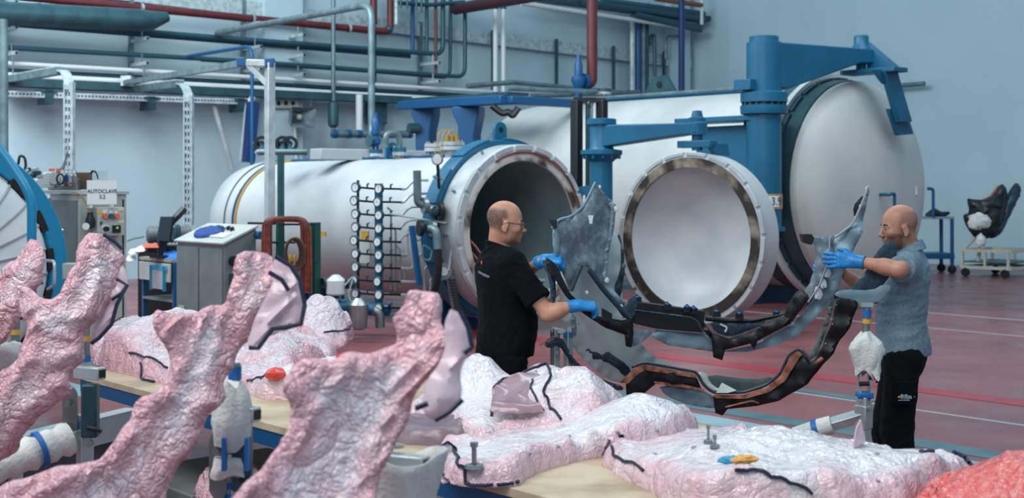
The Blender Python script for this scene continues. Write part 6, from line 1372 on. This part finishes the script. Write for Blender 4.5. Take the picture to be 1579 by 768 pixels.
for x, y in ((905, 512), (951, 524), (930, 580), (905, 548), (953, 545)): obj('rivet', MB().ell(P(x, y, Do(x)-.03), .006), M_light, OB)
sheet(OB, 'side_fold', [(882, 470), (896, 490), (893, 512), (884, 520), (880, 500)], Do, M_cfs, -.03, .012)
sheet(OB, 'left_edge_band', [(838, 530), (852, 522), (866, 520), (874, 533), (884, 553), (905, 572), (935, 588), (963, 596), (958, 604), (925, 596), (897, 578), (875, 552), (862, 532), (845, 538)], Do, M_cft, -.03, .014, ch=1)
ribbon(OB, 'raw_edge', [(833, 532), (848, 521), (862, 519)], Do, .006, M_cop, -.04)
sheet(OB, 'front_face', [(965, 592), (978, 570), (992, 565), (1015, 568), (1073, 579), (1082, 600), (1014, 590), (985, 613), (966, 611)], Do, M_cfb, -.05, .02, .04, ch=0)
sheet(OB, 'lower_skin', [(1014, 592), (1080, 600), (1100, 611), (1120, 631), (1068, 627), (1026, 611)], Do, M_cfs, -.02)
sheet(OB, 'trough', [(1086, 576), (1161, 586), (1196, 580), (1184, 597), (1147, 607), (1100, 608), (1090, 594)], Do, M_oliv, .05, .004, .01)
sheet(OB, 'corner_return', [(1073, 574), (1090, 573), (1094, 590), (1108, 600), (1126, 606), (1100, 608), (1086, 597), (1079, 588)], Do, M_sil, -.06, .012)
obj('pyramid_clip', MB().add([P(1104, 606, 7.58), P(1113, 590, 7.58), P(1136, 602, 7.58), P(1122, 606, 7.52)], [(0, 1, 3), (1, 2, 3), (0, 2, 1), (0, 3, 2)]), M_sil, OB)
sheet(OB, 'right_face', [(1100, 611), (1147, 609), (1185, 598), (1205, 581), (1219, 551), (1235, 541), (1249, 558), (1256, 554), (1269, 531), (1285, 487), (1290, 456), (1320, 458), (1323, 470), (1313, 500), (1286, 544), (1246, 592), (1202, 618), (1168, 626), (1122, 631), (1114, 641), (1103, 637)], Do, M_cfb, -.05, .018, .05, ch=0)
sheet(OB, 'right_return', [(1250, 556), (1262, 545), (1273, 515), (1282, 485), (1288, 455), (1284, 452), (1276, 480), (1262, 520), (1248, 548)], Do, M_oliv, .0, .01)
sheet(OB, 'raw_edge', [(956, 590), (966, 580), (978, 567), (992, 562), (1015, 566), (1073, 577), (1075, 583), (1040, 578), (1015, 574), (994, 571), (984, 577), (968, 592)], Do, M_cop, -.085, .004, .006, ch=0)
sheet(OB, 'raw_edge', [(1008, 588), (1050, 592), (1086, 600), (1086, 604), (1050, 597), (1010, 592)], Do, M_cop, -.085, .004, .006, ch=0)
sheet(OB, 'raw_edge', [(1098, 609), (1147, 609), (1183, 597), (1204, 579), (1218, 549), (1230, 541), (1237, 546), (1226, 562), (1212, 586), (1188, 604), (1150, 615), (1104, 614)], Do, M_cop, -.085, .004, .006, ch=0)
ribbon(OB, 'raw_edge', [(1258, 560), (1268, 552)], Do, .01, M_cop, -.09)
ribbon(OB, 'lip_bead', [(975, 566), (992, 559), (1016, 563), (1075, 574), (1084, 593), (1100, 606), (1147, 605), (1183, 593), (1203, 577), (1217, 547), (1235, 537), (1250, 556)], Do, .009, M_cft, -.075)
ribbon(OB, 'raw_edge', [(1170, 622), (1160, 618), (1118, 628)], Do, .005, M_cop, -.1)
sheet(OB, 'right_wing_top', [(1372, 368), (1384, 378), (1382, 412), (1366, 436), (1347, 455), (1330, 460), (1300, 456), (1318, 440), (1337, 418), (1352, 388)], lambda x, y: 7.13, M_cft, .0, .006, .008, bend=lambda p: .012*math.sin(p.z*8))
sheet(OB, 'right_wing_lip', [(1286, 452), (1300, 446), (1345, 448), (1362, 438), (1376, 440), (1364, 458), (1340, 472), (1326, 470), (1318, 462), (1290, 458)], lambda x, y: 7.08, M_cfs, .0, .006)
for x, y in ((1290, 470), (1284, 500), (1273, 530), (1349, 410)): obj('rivet', MB().ell(P(x, y, Do(x)-.075 if x < 1330 else 6.99), .004), M_light, OB)
# ---------------------------------------------------------------- inner bumper in the men's hands
IB = thing('bumper', 'upper grey carbon bumper carried level by the two men', 'car bumper', P(1100, 556, 7.4))
sheet(IB, 'left_wing', [(859, 341), (881, 336), (900, 320), (910, 300), (918, 282), (932, 299), (947, 319), (943, 350), (935, 389), (932, 424), (938, 446), (955, 467), (975, 488), (962, 491), (932, 449), (908, 415), (897, 408), (880, 450), (868, 424), (856, 394), (851, 353)], Di, M_cfi, .06, .008, .014, ch=0, bend=lambda p: .03*math.cos((p.x-.42)*8))
ribbon(IB, 'wing_flange', [(851, 352), (860, 339), (881, 334), (900, 318), (910, 298), (918, 281)], Di, .008, M_cfs, .03)
sheet(IB, 'wing_flange', [(916, 280), (924, 290), (950, 316), (947, 352), (939, 390), (937, 424), (943, 444), (978, 486), (968, 490), (934, 448), (929, 425), (932, 389), (940, 349), (942, 320)], Di, M_cfs, .03, .012, ch=0)
for x, y, r in ((950, 322, .010), (936, 432, .010), (958, 472, .007), (905, 451, .007), (925, 288, .006), (968, 505, .008)): obj('resin_flake', ragmesh(P(x, y, Di(x)-.0), r, x % 5, 12, (1, .35, 1.2), .6), M_res, IB)
obj('corner_clip', MB().prism([P(846, 338, 7.14), P(859, 340, 7.14), P(859, 351, 7.14), P(854, 353, 7.14)], (0, .03, 0)), M_black, IB)
obj('white_sticker', MB().prism([P(907, 332, 7.16), P(915, 332, 7.16), P(913, 345, 7.16), P(909, 345, 7.16)], (0, .006, 0)), M_res, IB)
sheet(IB, 'left_return', [(851, 352), (862, 352), (864, 390), (858, 396), (853, 388)], Di, M_cfs, .02, .01)
ribbon(IB, 'stiffener', [(896, 409), (888, 428), (880, 448)], Di, .014, M_cft, .0)
ribbon(IB, 'stiffener', [(908, 416), (930, 446), (958, 478), (972, 492)], Di, .016, M_cft, -.005)
sheet(IB, 'strap', [(840, 396), (848, 400), (858, 408), (868, 430), (878, 450), (886, 462), (878, 464), (866, 448), (856, 430), (845, 420)], Di, M_cfb, -.02, .012)
sheet(IB, 'side_strip', [(836, 400), (846, 404), (856, 420), (858, 465), (850, 468), (846, 425), (838, 412)], Di, M_cft, .03, .008)
sheet(IB, 'left_rail', [(878, 452), (890, 462), (903, 474), (924, 488), (960, 494), (976, 490), (977, 512), (974, 536), (965, 534), (963, 516), (934, 506), (912, 492), (894, 480), (884, 468)], Di, M_cfb, -.03, .02, .03, ch=0)
obj('rail_tab', MB().prism([P(928, 475, 7.22), P(944, 484, 7.24), P(944, 494, 7.24), P(928, 488, 7.22)], (0, .02, 0)), M_cfb, IB)
sheet(IB, 'corner_web', [(970, 508), (1010, 509), (998, 522), (978, 536), (972, 530)], Di, M_cfi, -.02)
ob = MB().prism([P(976, 464, 7.42), P(1087, 480, 7.48), P(1085, 513, 7.48), P(1012, 507, 7.45), P(977, 499, 7.42)], (0, .07, 0)); obj('centre_panel', ob, M_cfb, IB, bevel=.006)
ribbon(IB, 'panel_crease', [(978, 478), (1068, 490), (1076, 496), (1084, 512)], lambda x, y: 7.415, .005, M_cft)
sheet(IB, 'corner_gusset', [(958, 480), (972, 456), (985, 460), (978, 490), (968, 492)], Di, M_cft, .0)
for x, y in ((1029, 469), (1060, 473), (1070, 475), (983, 458), (1105, 480), (1140, 483), (1198, 481)):
    tb = obj('clip_tab', MB().prism([P(x-6, y+9, 7.44), P(x-5, y, 7.44), P(x, y-4, 7.44), P(x+6, y+1, 7.44), P(x+7, y+9, 7.44)], (0, .02, 0)), M_cfb, IB); obj('tab_tape', MB().ell(P(x, y, 7.43), (.012, .005, .008)), M_tape, tb)
sheet(IB, 'right_rail', [(1086, 497), (1098, 514), (1124, 522), (1151, 514), (1186, 494), (1208, 486), (1222, 490), (1219, 499), (1168, 526), (1163, 540), (1157, 530), (1118, 540), (1114, 556), (1100, 551), (1097, 524), (1084, 508)], Di, M_cfb, -.04, .02, .04, ch=0)
ribbon(IB, 'rear_ledge', [(1088, 491), (1120, 494), (1160, 494), (1210, 484)], Di, .016, M_cfb, .02)
sheet(IB, 'ledge_floor', [(1092, 494), (1150, 498), (1190, 494), (1150, 512), (1124, 520), (1102, 512)], Di, M_cft, .02)
sheet(IB, 'right_skin', [(1337, 287), (1341, 293), (1331, 356), (1314, 393), (1294, 442), (1265, 483), (1231, 517), (1202, 531), (1151, 543), (1097, 542), (1032, 533), (1002, 519), (1012, 509), (1085, 515), (1098, 524), (1117, 541), (1163, 532), (1220, 500), (1240, 480), (1262, 450), (1276, 415), (1286, 364), (1315, 345), (1330, 308)], Di, M_cfs, .02, .008, .014, ch=0)
sheet(IB, 'right_return', [(1238, 362), (1262, 364), (1287, 364), (1284, 395), (1272, 430), (1256, 456), (1232, 480), (1216, 490), (1228, 462), (1249, 436), (1259, 400), (1256, 378)], Di, M_cfi, -.03, .01, .014, ch=0)
ribbon(IB, 'bright_edge', [(1339, 287), (1330, 312), (1315, 346), (1288, 366)], Di, .007, M_light, -.01)
ribbon(IB, 'bright_edge', [(1280, 366), (1278, 400), (1264, 440), (1246, 466)], Di, .0045, M_light, -.05)
sheet(IB, 'tip_inner', [(1333, 300), (1325, 306), (1315, 318), (1317, 338), (1328, 318)], Di, M_cfb, .03, .006)
obj('corner_block', MB().prism([P(1237, 361, 7.0), P(1252, 361, 7.0), P(1256, 367, 7.0), P(1252, 378, 7.0), P(1240, 374, 7.0)], (0, .08, 0)), M_cfb, IB, bevel=.004)
sheet(IB, 'right_gusset', [(1228, 450), (1236, 446), (1250, 456), (1242, 468), (1222, 496), (1208, 494), (1214, 470)], Di, M_cfb, -.045, .012, ch=0)
for x, y, r in ((1276, 420, .02), (1270, 437, .022), (1262, 452, .024), (1282, 404, .012), (1336, 290, .008), (1326, 318, .007)): obj('resin_flake', ragmesh(P(x, y, Di(x)-.035 if y > 380 else Di(x)), r, x % 7, 14, (.6, .2, 1), .7), M_res, IB)
ribbon(IB, 'frayed_edge', [(1110, 500), (1122, 505), (1118, 512)], Di, .006, M_res, -.01)
# ---------------------------------------------------------------- stands under the lower bumper
t = thing('part_stand', 'silver stand with white rag and blue tape before the man in the polo shirt', 'stand', (P(1334, 0, 6.98).x, 6.98, 0))
D_ = 6.98; q = P(1337, 470, D_); k = P(1332, 600, D_)
obj('head_pad', MB().box(P(1336, 470, D_), (.06, .05, .02)), M_alu, t); obj('round_tube', MB().tube([q, P(1335, 520, D_)], .019, 14), M_steel, t)
for y0, y1, m in ((478, 489, M_tape), (492, 499, M_ytape)): obj('tape_band', MB().tube([P(1337, y0, D_), P(1336.5, y1, D_)], .023, 14), m, t)
for dx_ in (-.028, .028): obj('fork_plate', MB().prism([P(1333, 575, D_)+Vector((dx_-.005, -.03, 0)), P(1333, 575, D_)+Vector((dx_+.005, -.03, 0)), P(1333, 618, D_)+Vector((dx_+.005, -.03, 0)), P(1333, 618, D_)+Vector((dx_-.005, -.03, 0))], (0, .06, 0)), M_alu, t)
obj('tape_band', MB().box(P(1333, 609, D_), (.085, .07, .035)), M_tape, t, bevel=.01)
obj('clamp_knob', MB().tube([P(1340, 583, D_-.02), P(1352, 583, D_-.03), P(1353, 590, D_-.03)], .011, 8), M_black, t); obj('pivot_bolt', MB().tube([P(1325, 592, D_-.04), P(1340, 592, D_-.04)], .012, 8), M_black, t)
sq(t, 'lower_post', Vector((P(1330, 0, D_).x, D_, .1)), P(1332, 612, D_), .06)
sq(t, 'sleeve_post', P(1331, 660, D_), P(1332, 625, D_), .072); disc(t, 'nut', P(1341, 632, D_-.04), Vector((0, -1, 0)), .012, .02, M_zinc, 6)
sq(t, 'side_arm', P(1330, 640, D_), P(1236, 668, 7.1), .055)
obj('arm_wrap', MB().tube([P(1283, 655, 7.03), P(1265, 660, 7.05), P(1240, 667, 7.09), P(1222, 668, 7.1)], [.05, .052, .046, .03], 12), M_rag, t); obj('tape_band', MB().tube([P(1262, 661, 7.05), P(1254, 663, 7.06)], .055, 14), M_tape, t)
for a in (0, 2.1, 4.2): sq(t, 'foot_bar', Vector((P(1330, 0, D_).x, D_, .04)), Vector((P(1330, 0, D_).x+.35*math.cos(a), D_+.35*math.sin(a), .03)), .05)
R_ = thing('rag', 'big white rag knotted around the stand before the polo-shirted man', 'rag', P(1337, 575, D_))
obj('rag_bundle', drape(P(1335, 514, D_-.02), .22, [.03, .07, .085, .08, .07, .055, .05], 11, fold=.2), M_rag, R_); obj('rag_tail', drape(P(1350, 530, D_-.05), .17, [.03, .035, .03, .028, .032], 5, n=24), M_rag, R_)
t = thing('part_stand', 'twin post silver stand under the left end of the lower bumper', 'stand', (P(864, 0, 7.42).x, 7.42, 0))
for px, y in ((856, 507), (876, 512)):
    q = P(px, y, 7.42); sq(t, 'post', Vector((q.x, q.y, .06)), q, .042)
    disc(t, 'nut', P(px+3, 543, 7.38), Vector((0, -1, 0)), .012, .02, M_zinc, 6)
obj('tape_band', MB().box(P(876, 516, 7.42), (.05, .05, .03)), M_tape, t); sq(t, 'cross_bar', P(850, 508, 7.42), P(886, 516, 7.42), .03)
sq(t, 'foot_bar', Vector((P(840, 0, 7.42).x, 7.42, .03)), Vector((P(890, 0, 7.42).x, 7.42, .03)), .05); sq(t, 'foot_bar', Vector((P(864, 0, 7.42).x, 7.2, .03)), Vector((P(864, 0, 7.42).x, 7.7, .03)), .05)
